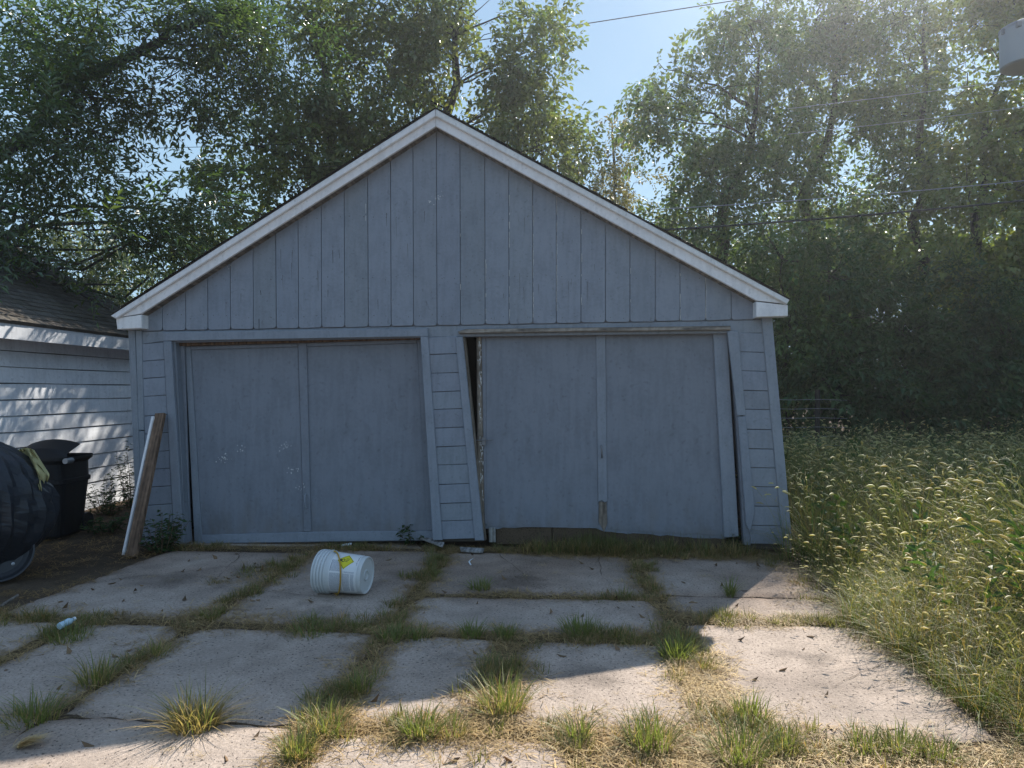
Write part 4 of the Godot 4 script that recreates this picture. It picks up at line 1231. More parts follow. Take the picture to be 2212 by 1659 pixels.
func build_pail():
	var contact := on_y(742, 1282, 0.0)
	var o := thing("bucket", "white plastic bucket with yellow bail lying on its side on the slab", "bucket", contact)
	# axis runs from the open rim (left, back) to the closed bottom (right, towards the viewer)
	var view := (contact - CAM); view.y = 0; view = view.normalized()
	var right := view.cross(Vector3.UP).normalized()
	var ax := (right * 0.905 - view * 0.425).normalized()
	ax = (ax + Vector3(0, -0.035, 0)).normalized()
	var R0 := 0.152; var R1 := 0.135; var L := 0.375
	var start := contact - ax * L * 0.5
	start.y = R0 + 0.006
	# frame: y = axis, z = towards viewer-ish, x = up
	var upv := (Vector3.UP - ax * ax.y).normalized()
	var fr := ax.cross(upv).normalized()
	if fr.dot(CAM - contact) < 0: fr = -fr
	var xf := Transform3D(Basis(upv, ax, upv.cross(ax)), start)
	var mb := MB.new()
	var rad := func(h: float) -> float: return lerpf(R0, R1, h / L)
	var prof := PackedVector2Array([V(R1 - 0.010, L - 0.02), V(R0 - 0.006, 0.002), V(R0 + 0.004, 0.0), V(R0 + 0.007, 0.008)])
	for k in 4:
		var h := 0.014 + k * 0.024
		prof.append_array([V(rad.call(h) + 0.009, h), V(rad.call(h) + 0.001, h + 0.003), V(rad.call(h) + 0.001, h + 0.010), V(rad.call(h) + 0.009, h + 0.013)])
	prof.append_array([V(rad.call(0.116), 0.116), V(R1, L - 0.006), V(R1 - 0.003, L), V(R1 - 0.010, L), V(R1 - 0.014, L - 0.008), V(0.04, L - 0.010), V(0.038, L - 0.003), V(0.030, L - 0.003), V(0.028, L - 0.011), V(0.001, L - 0.011)])
	mb.lathe(prof, xf, 56)
	put("body", mb, M.pail, o)
	# printed label on the side that faces the viewer
	var lab := MB.new()
	var pts := []; var uvs := []
	var a0 := -0.15; var a1 := 2.4
	for j in 13:
		var h := lerpf(0.135, 0.345, j / 12.0)
		var row := PackedVector3Array(); var ur := PackedVector2Array()
		for i in 33:
			var a := lerpf(a0, a1, i / 32.0) # 0 = up, PI/2 = front
			var rr: float = rad.call(h) + 0.0026
			row.append(start + ax * h + (upv * cos(a) + fr * sin(a)) * rr)
			ur.append(Vector2(j / 12.0, i / 32.0))
		pts.append(row); uvs.append(ur)
	lab.sheet(pts, fr, null, uvs)
	var im := Image.create(256, 384, false, Image.FORMAT_RGB8)
	im.fill(Color(0.82, 0.82, 0.82))
	var r := RandomNumberGenerator.new(); r.seed = 6
	var ink := Color(0.42, 0.44, 0.50)
	# two columns of small print, rows run round the pail
	for blk in [[8, 120, 118, 205], [8, 222, 118, 372], [132, 222, 196, 372], [204, 222, 236, 372], [140, 205, 236, 214]]:
		var y: int = blk[1]
		while y < blk[3]:
			var x: int = blk[0]
			while x < blk[2] - 4:
				var w := r.randi_range(3, 12)
				im.fill_rect(Rect2i(x, y, mini(w, blk[2] - x), 2), ink)
				x += w + r.randi_range(1, 3)
			y += 4
	im.fill_rect(Rect2i(8, 206, 230, 3), Color(0.75, 0.76, 0.78))
	im.fill_rect(Rect2i(8, 120, 3, 90), Color(0.25, 0.27, 0.32))
	# hazard diamond
	var cx := 130.0; var cy := 120.0
	for y in range(40, 205):
		for x in range(40, 225):
			var m: float = absf(x - cx) + absf(y - cy) * 1.12
			if m < 78.0:
				im.set_pixel(x, y, Color(0.80, 0.76, 0.05))
				if m > 69.0 and m < 73.0: im.set_pixel(x, y, Color(0.10, 0.11, 0.06))
				var q := Vector2(x - 106, y - 116)
				if q.length() < 16.0 and q.length() > 10.0: im.set_pixel(x, y, Color(0.08, 0.08, 0.05))
				if absf(q.x + 22 - absf(q.y) * 0.2) < 10 and absf(q.y) < 9: im.set_pixel(x, y, Color(0.08, 0.08, 0.05))
	for k in 3:
		im.fill_rect(Rect2i(128, 96 + k * 14, 34 - k * 6, 5), Color(0.18, 0.17, 0.08))
	# hand-marked letters near the bottom
	var y2 := 60
	for k in 9:
		im.fill_rect(Rect2i(236 + r.randi_range(-3, 3), y2, r.randi_range(5, 10), r.randi_range(3, 7)), Color(0.12, 0.13, 0.17))
		y2 += r.randi_range(8, 13)
	var lm := StandardMaterial3D.new()
	lm.albedo_texture = ImageTexture.create_from_image(im)
	lm.roughness = 0.45
	put("label_print", lab, lm, o)
	# bail: pivots near the rim at top and bottom, swung across the front
	mb = MB.new()
	var hp := 0.10
	var bp := PackedVector3Array(); var br := PackedFloat32Array()
	for i in 33:
		var t := PI * i / 32.0
		var hh: float = hp + 0.135 * pow(sin(t), 0.7)
		var q: Vector3 = start + ax * hh + (upv * cos(t) + fr * sin(t)) * (rad.call(hh) + 0.011)
		if q.y < 0.008: q.y = 0.008
		bp.append(q); br.append(0.0056)
	mb.tube(bp, br, 8)
	put("handle", mb, M.bail, o)
	for sgn in [1.0, -1.0]:
		mb = MB.new()
		var q: Vector3 = start + ax * hp + upv * sgn * 0.152
		mb.tube(PackedVector3Array([q, q + upv * sgn * 0.012]), PackedFloat32Array([0.014, 0.010]), 10)
		put("ear", mb, M.pail, o)

func build_left_clutter():
	# bulky thing wrapped in a dark crumpled tarp, cut by the left border
	var c := Vector3.ZERO
	var mb := MB.new()
	var rows := []
	var low := on_y(-62, 1250, 0.0)
	var t := thing("tarp_bundle", "bulky bundle wrapped in shiny dark crumpled tarp at the left border", "bundle", low)
	c = low
	var to_cam := (CAM - c); to_cam.y = 0; to_cam = to_cam.normalized()
	var sidev := to_cam.cross(Vector3.UP).normalized() * -1.0
	if sidev.x < 0: sidev = -sidev
	var nf := noise(55, 1.0, 4); var nf2 := noise(56, 3.0, 4)
	var cols := []
	for j in 49:
		var v := j / 48.0
		var row := PackedVector3Array(); var cr := PackedColorArray()
		for i in 73:
			var a := TAU * i / 72.0
			# profile: tucked foot, full belly, rounded shoulder
			var h := 1.17 * v
			var rr: float = 0.60 * pow(maxf(sin(PI * clampf(v * 0.93 + 0.10, 0, 1)), 0.0), 0.55) * lerpf(0.80, 1.0, smoothstep(0.0, 0.35, v))
			if j == 48: rr = 0.001
			var fold := absf(nf.get_noise_2d(cos(a) * 2.6 + v * 0.5, sin(a) * 2.6 + v * 0.3))
			var cr2 := nf2.get_noise_3d(cos(a), v * 1.6, sin(a))
			rr *= 1.0 - 0.13 * (1.0 - fold * 2.0) * (1.0 - 0.5 * v) + 0.06 * cr2
			row.append(c + (sidev * cos(a) + to_cam * sin(a) * 0.8) * rr + Vector3(0, h + 0.02 * cr2, 0))
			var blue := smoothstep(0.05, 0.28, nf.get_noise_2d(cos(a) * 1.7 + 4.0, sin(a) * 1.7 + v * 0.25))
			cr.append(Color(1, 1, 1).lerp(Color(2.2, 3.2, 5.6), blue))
		rows.append(row); cols.append(cr)
	for j in 48:
		for i in 72:
			var q := [rows[j][i], rows[j][i + 1], rows[j + 1][i + 1], rows[j + 1][i]]
			mb.col = cols[j][i]
			mb.quad(q[0], q[1], q[2], q[3], (q[0] + q[2]) * 0.5 - c - Vector3(0, 0.5, 0))
	put("cover", mb, M.blue_plastic, t)
	# clear dish leaning at its foot
	var dc := on_y(-2, 1256, 0.0) + Vector3(0, 0.235, 0)
	var dax := (to_cam + Vector3(0.1, 0.25, 0)).normalized()
	mb = MB.new()
	mb.lathe(PackedVector2Array([V(0.001, -0.03), V(0.17, -0.03), V(0.20, -0.015), V(0.222, 0.012), V(0.235, 0.014), V(0.236, 0.006), V(0.21, -0.02), V(0.17, -0.036), V(0.001, -0.036)]), Transform3D(basis_y(dax), dc), 48)
	var dish := put("dish", mb, M.dish, t)
	mb = MB.new()
	mb.lathe(PackedVector2Array([V(0.012, 0.0), V(0.012, 0.008), V(0.001, 0.012)]), Transform3D(basis_y(dax), at_d(28, 1218, 5.50)), 10)
	put("rivet", mb, M.cable_bare, t)
	# black wheeled bin behind it
	var b := on_y(110, 1156, 0.0)
	var bin := thing("trash_bin", "black wheeled rubbish bin with raised lid before the white wall", "bin", b)
	var bx := (at_d(160, 1000, 7) - at_d(60, 1000, 7)).normalized()
	var bz := bx.cross(Vector3.UP).normalized()
	if bz.dot(CAM - b) < 0: bz = -bz
	mb = MB.new()
	var rings := [[0.0, 0.20, 0.22], [0.03, 0.225, 0.24], [0.55, 0.265, 0.285], [0.56, 0.285, 0.30], [0.60, 0.285, 0.30], [0.605, 0.268, 0.288], [0.76, 0.255, 0.30], [0.80, 0.30, 0.32], [0.83, 0.30, 0.32]]
	var ring := func(e: Array) -> PackedVector3Array:
		var out := PackedVector3Array()
		for s in 25:
			var a := TAU * s / 24.0
			var cx := signf(cos(a)) * pow(absf(cos(a)), 0.35); var sx := signf(sin(a)) * pow(absf(sin(a)), 0.35)
			out.append(b + Vector3(0, e[0], 0) + bx * cx * e[1] + bz * sx * e[2])
		return out
	for i in rings.size() - 1:
		var p: PackedVector3Array = ring.call(rings[i]); var q: PackedVector3Array = ring.call(rings[i + 1])
		for s in 24:
			mb.quad(p[s], p[s + 1], q[s + 1], q[s], (p[s] + p[s + 1]) * 0.5 - b - Vector3(0, rings[i][0], 0))
	put("body", mb, M.black_plastic, bin)
	mb = MB.new()
	rows = [PackedVector3Array()]
	for i in 11: rows[0].append(b + Vector3(0, 0.80, 0) + bx * ((i / 5.0 - 1.0) * 0.27 - 0.10) - bz * 0.0)
	for j in 8:
		var row := PackedVector3Array()
		for i in 11:
			var u := i / 10.0 * 2.0 - 1.0; var w := j / 7.0
			row.append(b + Vector3(0, 0.84 + 0.09 * w + 0.05 * (1.0 - u * u), 0) + bx * (u * 0.27 - 0.14) - bz * (0.05 + 0.24 * w))
		rows.append(row)
	mb.sheet(rows, Vector3.UP)
	put("lid", mb, M.black_plastic, bin)
	mb = MB.new()
	var hp := b + Vector3(0, 0.795, 0) + bx * 0.305 + bz * 0.2
	mb.tube(PackedVector3Array([hp - bz * 0.05, hp + bz * 0.06]), PackedFloat32Array([0.028, 0.028]), 14)
	put("hinge", mb, M.cable_bare, bin)
	for sg in [-1.0, 1.0]:
		mb = MB.new()
		var wc: Vector3 = b + Vector3(0, 0.1, 0) + bx * 0.22 * sg - bz * 0.24
		mb.tube(PackedVector3Array([wc - bx * 0.025, wc + bx * 0.025]), PackedFloat32Array([0.1, 0.1]), 18)
		put("wheel", mb, M.cable, bin)
	# yellow cloth hanging over the rim
	mb = MB.new()
	rows = []
	var nn := noise(61, 3.2, 3)
	for j in 16:
		var f := j / 15.0
		var row := PackedVector3Array()
		for i in 15:
			var e := i / 14.0
			# left edge runs along the rim of the tub, right edge falls free
			var L := Vector2(40, 971).lerp(Vector2(83, 1066), f)
			var R := Vector2(74, 972).lerp(Vector2(108, 1026), clampf(f * 1.6, 0, 1))
			if f > 0.62: R = Vector2(108, 1026).lerp(Vector2(97, 1056), (f - 0.62) / 0.38)
			var p := L.lerp(R, e)
			var d := 5.85 + 0.07 * sin(e * 6.0 + f * 2.5) + 0.10 * nn.get_noise_2d(e, f * 0.6) + 0.12 * (1.0 - f) * e
			row.append(at_d(p.x, p.y - 4.0 * sin(e * PI) * (1.0 - f), d))
		rows.append(row)
	mb.sheet(rows, CAM - b)
	tag(put("cloth", mb, M.cloth), "mustard yellow cloth hanging beside the tarp bundle, over the black bin", "cloth")

# ------------------------------------------------------------------ grass
const GREEN := Color(0.098, 0.178, 0.034)
const DRY := Color(0.46, 0.335, 0.155)

func blade(mb: MB, r: RandomNumberGenerator, base: Vector3, h: float, lean: Vector3, w: float, c0: Color, c1: Color, seg := 4):
	var pts := PackedVector3Array(); var hw := PackedFloat32Array()
	for k in seg + 1:
		var f := float(k) / seg
		pts.append(base + Vector3(0, h * (f - 0.35 * lean.length() * f * f), 0) + lean * h * f * f * 0.9 + lean * h * 0.15 * f)
		hw.append(w * (1.0 - f * f) if k < seg else 0.0002)
	var side := lean.cross(Vector3.UP)
	if side.length() < 0.01: side = Vector3.RIGHT
	side = (side.normalized() + Vector3(r.randfn(), 0, r.randfn()) * 0.3).normalized()
	mb.strip(pts, hw, side, c0, c1)

func seed_head(mb: MB, p: Vector3, d: Vector3, l: float, rr: float, c: Color):
	var pts := PackedVector3Array(); var rad := PackedFloat32Array()
	var q := p
	for k in 6:
		pts.append(q)
		rad.append([0.35, 0.9, 1.0, 0.95, 0.7, 0.15][k] * rr)
		q += d * l / 5.0
		d = (d + Vector3(0, -0.16, 0)).normalized()
	mb.col = c
	mb.tube(pts, rad, 5, false)

func tuft_mesh(seed_: int, n: int, radius: float, h: float, dry: float, lean_amt: float, w := 0.0028) -> ArrayMesh:
	var r := RandomNumberGenerator.new(); r.seed = seed_
	var mb := MB.new()
	for i in n:
		var a := r.randf() * TAU; var q := sqrt(r.randf()) * radius
		var base := Vector3(cos(a) * q, -0.01, sin(a) * q)
		var out := Vector3(cos(a), 0, sin(a)) * (q / radius) * lean_amt + Vector3(r.randfn(), 0, r.randfn()) * 0.28
		var isdry := r.randf() < dry
		var k := r.randf_range(0.7, 1.3)
		var c := DRY * k if isdry else GREEN * k
		var c1 := c.lerp(DRY, 0.25) if not isdry else c * 1.1
		if isdry: out = out * 1.1 + Vector3(r.randfn(), 0, r.randfn()) * 0.22
		blade(mb, r, base, h * r.randf_range(0.45, 1.1) * (0.75 if isdry else 1.0), out, w * r.randf_range(0.7, 1.3), c.lerp(DRY * 0.8, 0.4), c1)
	return mb.mesh()

func tall_clump(seed_: int, heads: int, dry: float, fingers := false) -> ArrayMesh:
	var r := RandomNumberGenerator.new(); r.seed = seed_
	var mb := MB.new()
	for i in 34:
		var a := r.randf() * TAU; var q := sqrt(r.randf()) * 0.15
		var base := Vector3(cos(a) * q, -0.02, sin(a) * q)
		var out := Vector3(cos(a), 0, sin(a)) * 0.4 + Vector3(r.randfn() - 0.35, 0, r.randfn() + 0.2) * 0.55
		var k := r.randf_range(0.6, 1.3)
		var isd := r.randf() < dry
		var c := DRY * k * 0.8 if isd else GREEN * k
		blade(mb, r, base, r.randf_range(0.35, 0.85), out, r.randf_range(0.0028, 0.0056), c, c.lerp(Color(0.20, 0.18, 0.06), 0.4), 5)
	for i in heads:
		var a := r.randf() * TAU; var q := sqrt(r.randf()) * 0.12
		var base := Vector3(cos(a) * q, -0.02, sin(a) * q)
		var out := Vector3(cos(a), 0, sin(a)) * 0.25 + Vector3(r.randfn() - 0.3, 0, r.randfn()) * 0.35
		var h := r.randf_range(0.75, 1.08)
		var pts := PackedVector3Array(); var hw := PackedFloat32Array()
		for k in 6:
			var f := k / 5.0
			pts.append(base + Vector3(0, h * (f - 0.12 * f * f), 0) + out * h * f * f)
			hw.append(0.0016)
		var sc := Color(0.22, 0.23, 0.08)
		mb.strip(pts, hw, Vector3(0.7, 0, 0.7), sc, sc)
		var d := (pts[5] - pts[4]).normalized()
		if fingers:
			for e in r.randi_range(3, 5):
				var fd := (d + Vector3(r.randfn(), r.randfn() * 0.3 - 0.1, r.randfn()) * 0.9).normalized()
				mb.strip(PackedVector3Array([pts[5], pts[5] + fd * 0.05, pts[5] + fd * 0.11 - Vector3(0, 0.01, 0)]), PackedFloat32Array([0.0018, 0.0016, 0.0006]), fd.cross(Vector3(0.3, 1, 0.2)).normalized(), Color(0.34, 0.30, 0.14), Color(0.36, 0.30, 0.16))
		else:
			var kk := r.randf_range(0.8, 1.2)
			seed_head(mb, pts[5], (d + out * 0.8).normalized(), r.randf_range(0.055, 0.10), r.randf_range(0.0065, 0.0105), Color(0.50 * kk, 0.45 * kk, 0.24 * kk))
	return mb.mesh()

func many(parent: Node3D, called: String, mesh: Mesh, xf: Array, mat: Material):
	var mm := MultiMesh.new()
	mm.transform_format = MultiMesh.TRANSFORM_3D
	mm.use_colors = true
	mm.mesh = mesh
	mm.instance_count = xf.size()
	for i in xf.size():
		mm.set_instance_transform(i, xf[i][0]); mm.set_instance_color(i, xf[i][1])
	var mi := MultiMeshInstance3D.new()
	var nm := called; var q := 0
	while parent.has_node(NodePath(nm)):
		q += 1; nm = "%s_%03d" % [called, q]
	mi.name = nm
	mi.multimesh = mm
	mi.material_override = mat
	mi.set_meta("kind", "stuff")
	parent.add_child(mi, true)

func edge_x(z: float) -> float:
	# right-hand limit of the concrete, where the tall grass begins
	return 1.84 + 0.10 * sin(z * 1.9) + 0.05 * sin(z * 5.3)

func build_grass():
	var r := RandomNumberGenerator.new(); r.seed = 70
	# --- tall foxtail grass over the lot at the right
	var meshes := []
	for k in 5: meshes.append(tall_clump(400 + k, [5, 2, 4, 1, 5][k], 0.22 + 0.09 * k, k == 4))
	var sets := [[], [], [], [], []]
	var pn := noise(71, 0.5, 3)
	for i in 5000:
		var z := r.randf_range(-8.5, 4.6)
		var x: float = edge_x(z) + 0.10 + pow(r.randf(), 1.25) * (11.0)
		if z < 0.12 and x < 2.32: x += 0.45
		var inn := x - edge_x(z)
		if z < 3.2 and pn.get_noise_2d(x * 2.1 + 80.0, z * 2.1) < -0.30: continue
		var near := clampf((z - 2.2) / 2.0, 0, 1)
		var h: float = (0.30 + 0.42 * smoothstep(0.0, 1.3, inn)) * r.randf_range(0.8, 1.15) * (1.0 + 0.3 * pn.get_noise_2d(x, z))
		if z < 0.5: h = maxf(h, 0.62 * r.randf_range(0.85, 1.15))
		var b := Basis(Vector3.UP, r.randf() * TAU).scaled(Vector3(1, 1, 1) * h / 0.8)
		var k := r.randf_range(0.8, 1.2) * (1.0 + 0.3 * pn.get_noise_2d(z, x))
		var y := 0.30 * maxf(0, pn.get_noise_2d(x * 0.9 + 30.0, z * 0.9) + 0.12)
		sets[r.randi() % 5].append([Transform3D(b, Vector3(x, -0.02, z) - Vector3(6, 0, -1)), Color(k * (1.0 + y), k, k * (1.0 - y))])
	for i in 620: # thicker, sunlit margin along the slab
		var z := r.randf_range(0.6, 4.5)
		var x: float = edge_x(z) + 0.10 + pow(r.randf(), 1.2) * 2.6
		var h: float = (0.26 + 0.30 * smoothstep(0.0, 1.3, x - edge_x(z))) * r.randf_range(0.75, 1.15)
		var k := r.randf_range(0.95, 1.35)
		sets[[0, 2, 0, 4][r.randi() % 4]].append([Transform3D(Basis(Vector3.UP, r.randf() * TAU).scaled(Vector3(1.15, 1, 1.15) * h / 0.8), Vector3(x, -0.02, z) - Vector3(6, 0, -1)), Color(k * 1.08, k, k * 0.8)])
	var tg := thing("tall_grass", "tall foxtail grass gone to seed covering the lot right of the garage", "grass", Vector3(6, 0, -1))
	tg.set_meta("kind", "stuff")
	for k in 5: many(tg, "grass_clumps", meshes[k], sets[k], M.grass)
	var bl := []
	for i in 900:
		var z := r.randf_range(-8.0, 3.4)
		var x: float = edge_x(z) + 0.35 + pow(r.randf(), 1.2) * 9.0
		if pn.get_noise_2d(x * 1.6 - 20.0, z * 1.6) < 0.05: continue
		var hh := r.randf_range(0.1, 0.5)
		var k := r.randf_range(0.7, 1.2)
		bl.append([Transform3D(Basis.from_euler(Vector3(-1.2 + r.randfn() * 0.3, r.randf() * TAU, 0)).scaled(Vector3.ONE * r.randf_range(0.7, 1.2)), Vector3(x, hh, z) - Vector3(6, 0, -1)), Color(0.085 * k, 0.135 * k, 0.038 * k)])
	scatter(tg, "broad_leaves", bl, "shrub", M.leaf_shrub)
	# --- short grass in the joints (one mass), and separate tufts
	var tm := []
	for k in 4: tm.append(tuft_mesh(500 + k, 46, 0.05, 0.13, [0.2, 0.45, 0.75, 0.12][k], 0.5, 0.0022))
	var js := [[], [], [], []]
	var joints := [ # x0, d0, x1, d1, count, dry bias, spread
		[-2.37, 6.55, -2.37, 4.5, 60, 0.3, 0.05], [-2.2, 6.5, -2.75, 5.3, 26, 0.3, 0.07], [-2.37, 4.5, -2.40, 3.2, 26, 0.6, 0.05], [-3.9, 4.5, -1.1, 4.44, 90, 0.45, 0.07], [-3.14, 4.4, -3.16, 3.2, 40, 0.35, 0.06],
		[-1.13, 6.7, -1.11, 4.4, 95, 0.25, 0.055], [-1.11, 4.4, -1.11, 3.15, 55, 0.4, 0.05], [-1.11, 3.1, -1.12, 2.2, 24, 0.6, 0.04], [-1.1, 4.37, 0.7, 4.37, 70, 0.4, 0.05], [-0.35, 4.3, -0.35, 3.2, 50, 0.6, 0.07],
		[-0.9, 5.21, 0.65, 5.21, 34, 0.5, 0.04], [0.62, 6.6, 0.65, 4.4, 75, 0.3, 0.06], [0.69, 4.4, 0.70, 3.2, 70, 0.45, 0.06], [0.7, 4.77, 1.9, 4.77, 90, 0.15, 0.045], [-1.0, 3.13, 1.9, 3.10, 85, 0.6, 0.08], [-0.9, 3.12, 0.9, 3.1, 50, 0.55, 0.07],
		[0.2, 3.05, 2.0, 2.75, 70, 0.6, 0.18], [-3.9, 6.6, -1.2, 6.68, 70, 0.4, 0.06], [-1.2, 6.7, 0.5, 6.7, 60, 0.4, 0.05], [-0.3, 6.66, 1.85, 6.62, 190, 0.7, 0.07], [1.8, 6.6, 1.95, 3.2, 80, 0.3, 0.08]]
	for j in joints:
		var hearts := PackedFloat32Array()
		var span := Vector2(j[2] - j[0], j[3] - j[1]).length()
		for i in maxi(2, int(span / 0.40)): hearts.append(r.randf())
		for i in int(j[4] * 0.72):
			var f := clampf(hearts[r.randi() % hearts.size()] + r.randfn() * 0.055 / span, 0.0, 1.0)
			if r.randf() < 0.07: f = r.randf()
			var p := Vector3(lerpf(j[0], j[2], f) + r.randfn() * j[6] * 1.15, -0.012, CAM.z - lerpf(j[1], j[3], f) + r.randfn() * j[6] * 1.15)
			var h := r.randf_range(0.35, 1.0)
			var b := Basis(Vector3.UP, r.randf() * TAU).scaled(Vector3(1, h, 1) * r.randf_range(0.6, 1.15))
			var k := r.randf_range(0.8, 1.2)
			var q := 0
			if r.randf() < j[5]: q = 2 if r.randf() < 0.6 else 1
			elif r.randf() < 0.4: q = 3
			js[q].append([Transform3D(b, p - Vector3(-1, 0, 3)), Color(k * 1.05, k * 0.90, k)])
	for i in 210: # weedy fringe under the rotted foot of the right door
		var p := Vector3(r.randf_range(-0.35, 1.75), -0.012, r.randf_range(-0.10, 0.17))
		if r.randf() < 0.35: p.x = r.randf_range(0.0, 0.5)
		var h := r.randf_range(0.8, 2.1)
		var k := r.randf_range(0.7, 1.15)
		js[1 if r.randf() < 0.35 else 2].append([Transform3D(Basis(Vector3.UP, r.randf() * TAU).scaled(Vector3(1.3, h, 1.3)), p - Vector3(-1, 0, 3)), Color(k * 0.9, k * 0.85, k * 0.85)])
	var jg := thing("joint_grass", "short green and dry grass growing along the driveway joints", "grass", Vector3(-1, 0, 3))
	jg.set_meta("kind", "stuff")
	for k in 4: many(jg, "grass_sprigs", tm[k], js[k], M.grass)
	# --- straw and dead litter lying in the joints
	var sm := []
	for k in 3:
		var mb := MB.new()
		var rr := RandomNumberGenerator.new(); rr.seed = 600 + k
		for i in 26:
			var a := rr.randf() * TAU
			var p := Vector3(rr.randfn() * 0.05, rr.randf() * 0.018, rr.randfn() * 0.05)
			var d := Vector3(cos(a), rr.randf_range(-0.1, 0.25), sin(a)) * rr.randf_range(0.03, 0.11)
			var c := DRY * rr.randf_range(0.7, 1.5)
			mb.strip(PackedVector3Array([p, p + d * 0.5 + Vector3(0, 0.006, 0), p + d]), PackedFloat32Array([0.0014, 0.0016, 0.0004]), d.cross(Vector3.UP).normalized(), c, c)
		sm.append(mb.mesh())
	var ss := [[], [], []]
	for j in joints:
		for i in int(j[4] * (1.1 + 2.6 * j[5])):
			var f := r.randf()
			var p := Vector3(lerpf(j[0], j[2], f) + r.randfn() * j[6] * 1.3, -0.012, CAM.z - lerpf(j[1], j[3], f) + r.randfn() * j[6] * 1.3)
			ss[r.randi() % 3].append([Transform3D(Basis(Vector3.UP, r.randf() * TAU).scaled(Vector3.ONE * r.randf_range(0.6, 1.2)), p - Vector3(-1, 0, 3)), Color(0.86, 0.82, 0.80) * r.randf_range(0.5, 1.1)])
	for i in 520: # dry patch at the lower right
		var p := Vector3(r.randf_range(0.0, 2.1), -0.018, CAM.z - r.randf_range(2.2, 3.12))
		ss[r.randi() % 3].append([Transform3D(Basis(Vector3.UP, r.randf() * TAU).scaled(Vector3.ONE * r.randf_range(0.7, 1.3)), p - Vector3(-1, 0, 3)), Color.WHITE * r.randf_range(0.8, 1.2)])
	for i in 160: # between joint D and joint C, by the right slab
		var p := Vector3(0.69 + r.randfn() * 0.09, -0.015, CAM.z - r.randf_range(3.1, 4.3))
		ss[r.randi() % 3].append([Transform3D(Basis(Vector3.UP, r.randf() * TAU), p - Vector3(-1, 0, 3)), Color.WHITE * r.randf_range(0.8, 1.2)])
	for i in 420: # under the bin and the shed wall
		var p := Vector3(r.randf_range(-5.9, -3.7), -0.0, r.randf_range(-2.5, 1.9))
		ss[r.randi() % 3].append([Transform3D(Basis(Vector3.UP, r.randf() * TAU).scaled(Vector3.ONE * r.randf_range(0.6, 1.2)), p - Vector3(-1, 0, 3)), Color(0.6, 0.5, 0.4) * r.randf_range(0.6, 1.1)])
	for i in 130:
		var p := Vector3(r.randf_range(-3.7, 1.7), 0.004, CAM.z - r.randf_range(2.4, 6.5))
		ss[r.randi() % 3].append([Transform3D(Basis(Vector3.UP, r.randf() * TAU).scaled(Vector3.ONE * r.randf_range(0.2, 0.5)), p - Vector3(-1, 0, 3)), Color.WHITE * r.randf_range(0.6, 1.1)])
	var sg := thing("dry_straw", "dry straw and dead grass littering the joints and the lower right", "straw", Vector3(-1, 0, 3))
	sg.set_meta("kind", "stuff")
	for k in 3: many(sg, "straw", sm[k], ss[k], M.straw)
	# --- fallen leaves
	var lm := MB.new()
	leaf_shape(lm, Vector3.ZERO, Vector3(0, 0.1, 1).normalized(), Vector3.RIGHT, 0.06, 0.032, Color.WHITE, 0.35)
	var ls := []
	for i in 330:
		var p := Vector3(r.randf_range(-3.9, 1.9), 0.006, CAM.z - r.randf_range(2.2, 6.6))
		if i % 3 == 0: p = Vector3(r.randf_range(-0.5, 2.0), 0.0, CAM.z - r.randf_range(2.4, 3.2))
		if i % 5 == 0: p = Vector3(r.randf_range(-5.8, -3.6), 0.01, r.randf_range(-2.6, 2.0))
		var k := r.randf_range(0.5, 1.2)
		ls.append([Transform3D(Basis.from_euler(Vector3(r.randfn() * 0.3, r.randf() * TAU, r.randfn() * 0.4)).scaled(Vector3.ONE * r.randf_range(0.5, 1.15)), p - Vector3(-1, 0, 3)), Color(0.20 * k, 0.13 * k, 0.075 * k)])
	var lg := thing("fallen_leaves", "dead brown leaves scattered over the driveway", "leaves", Vector3(-1, 0, 3))
	lg.set_meta("kind", "stuff")
	many(lg, "leaves", lm.mesh(), ls, M.dead_leaf)
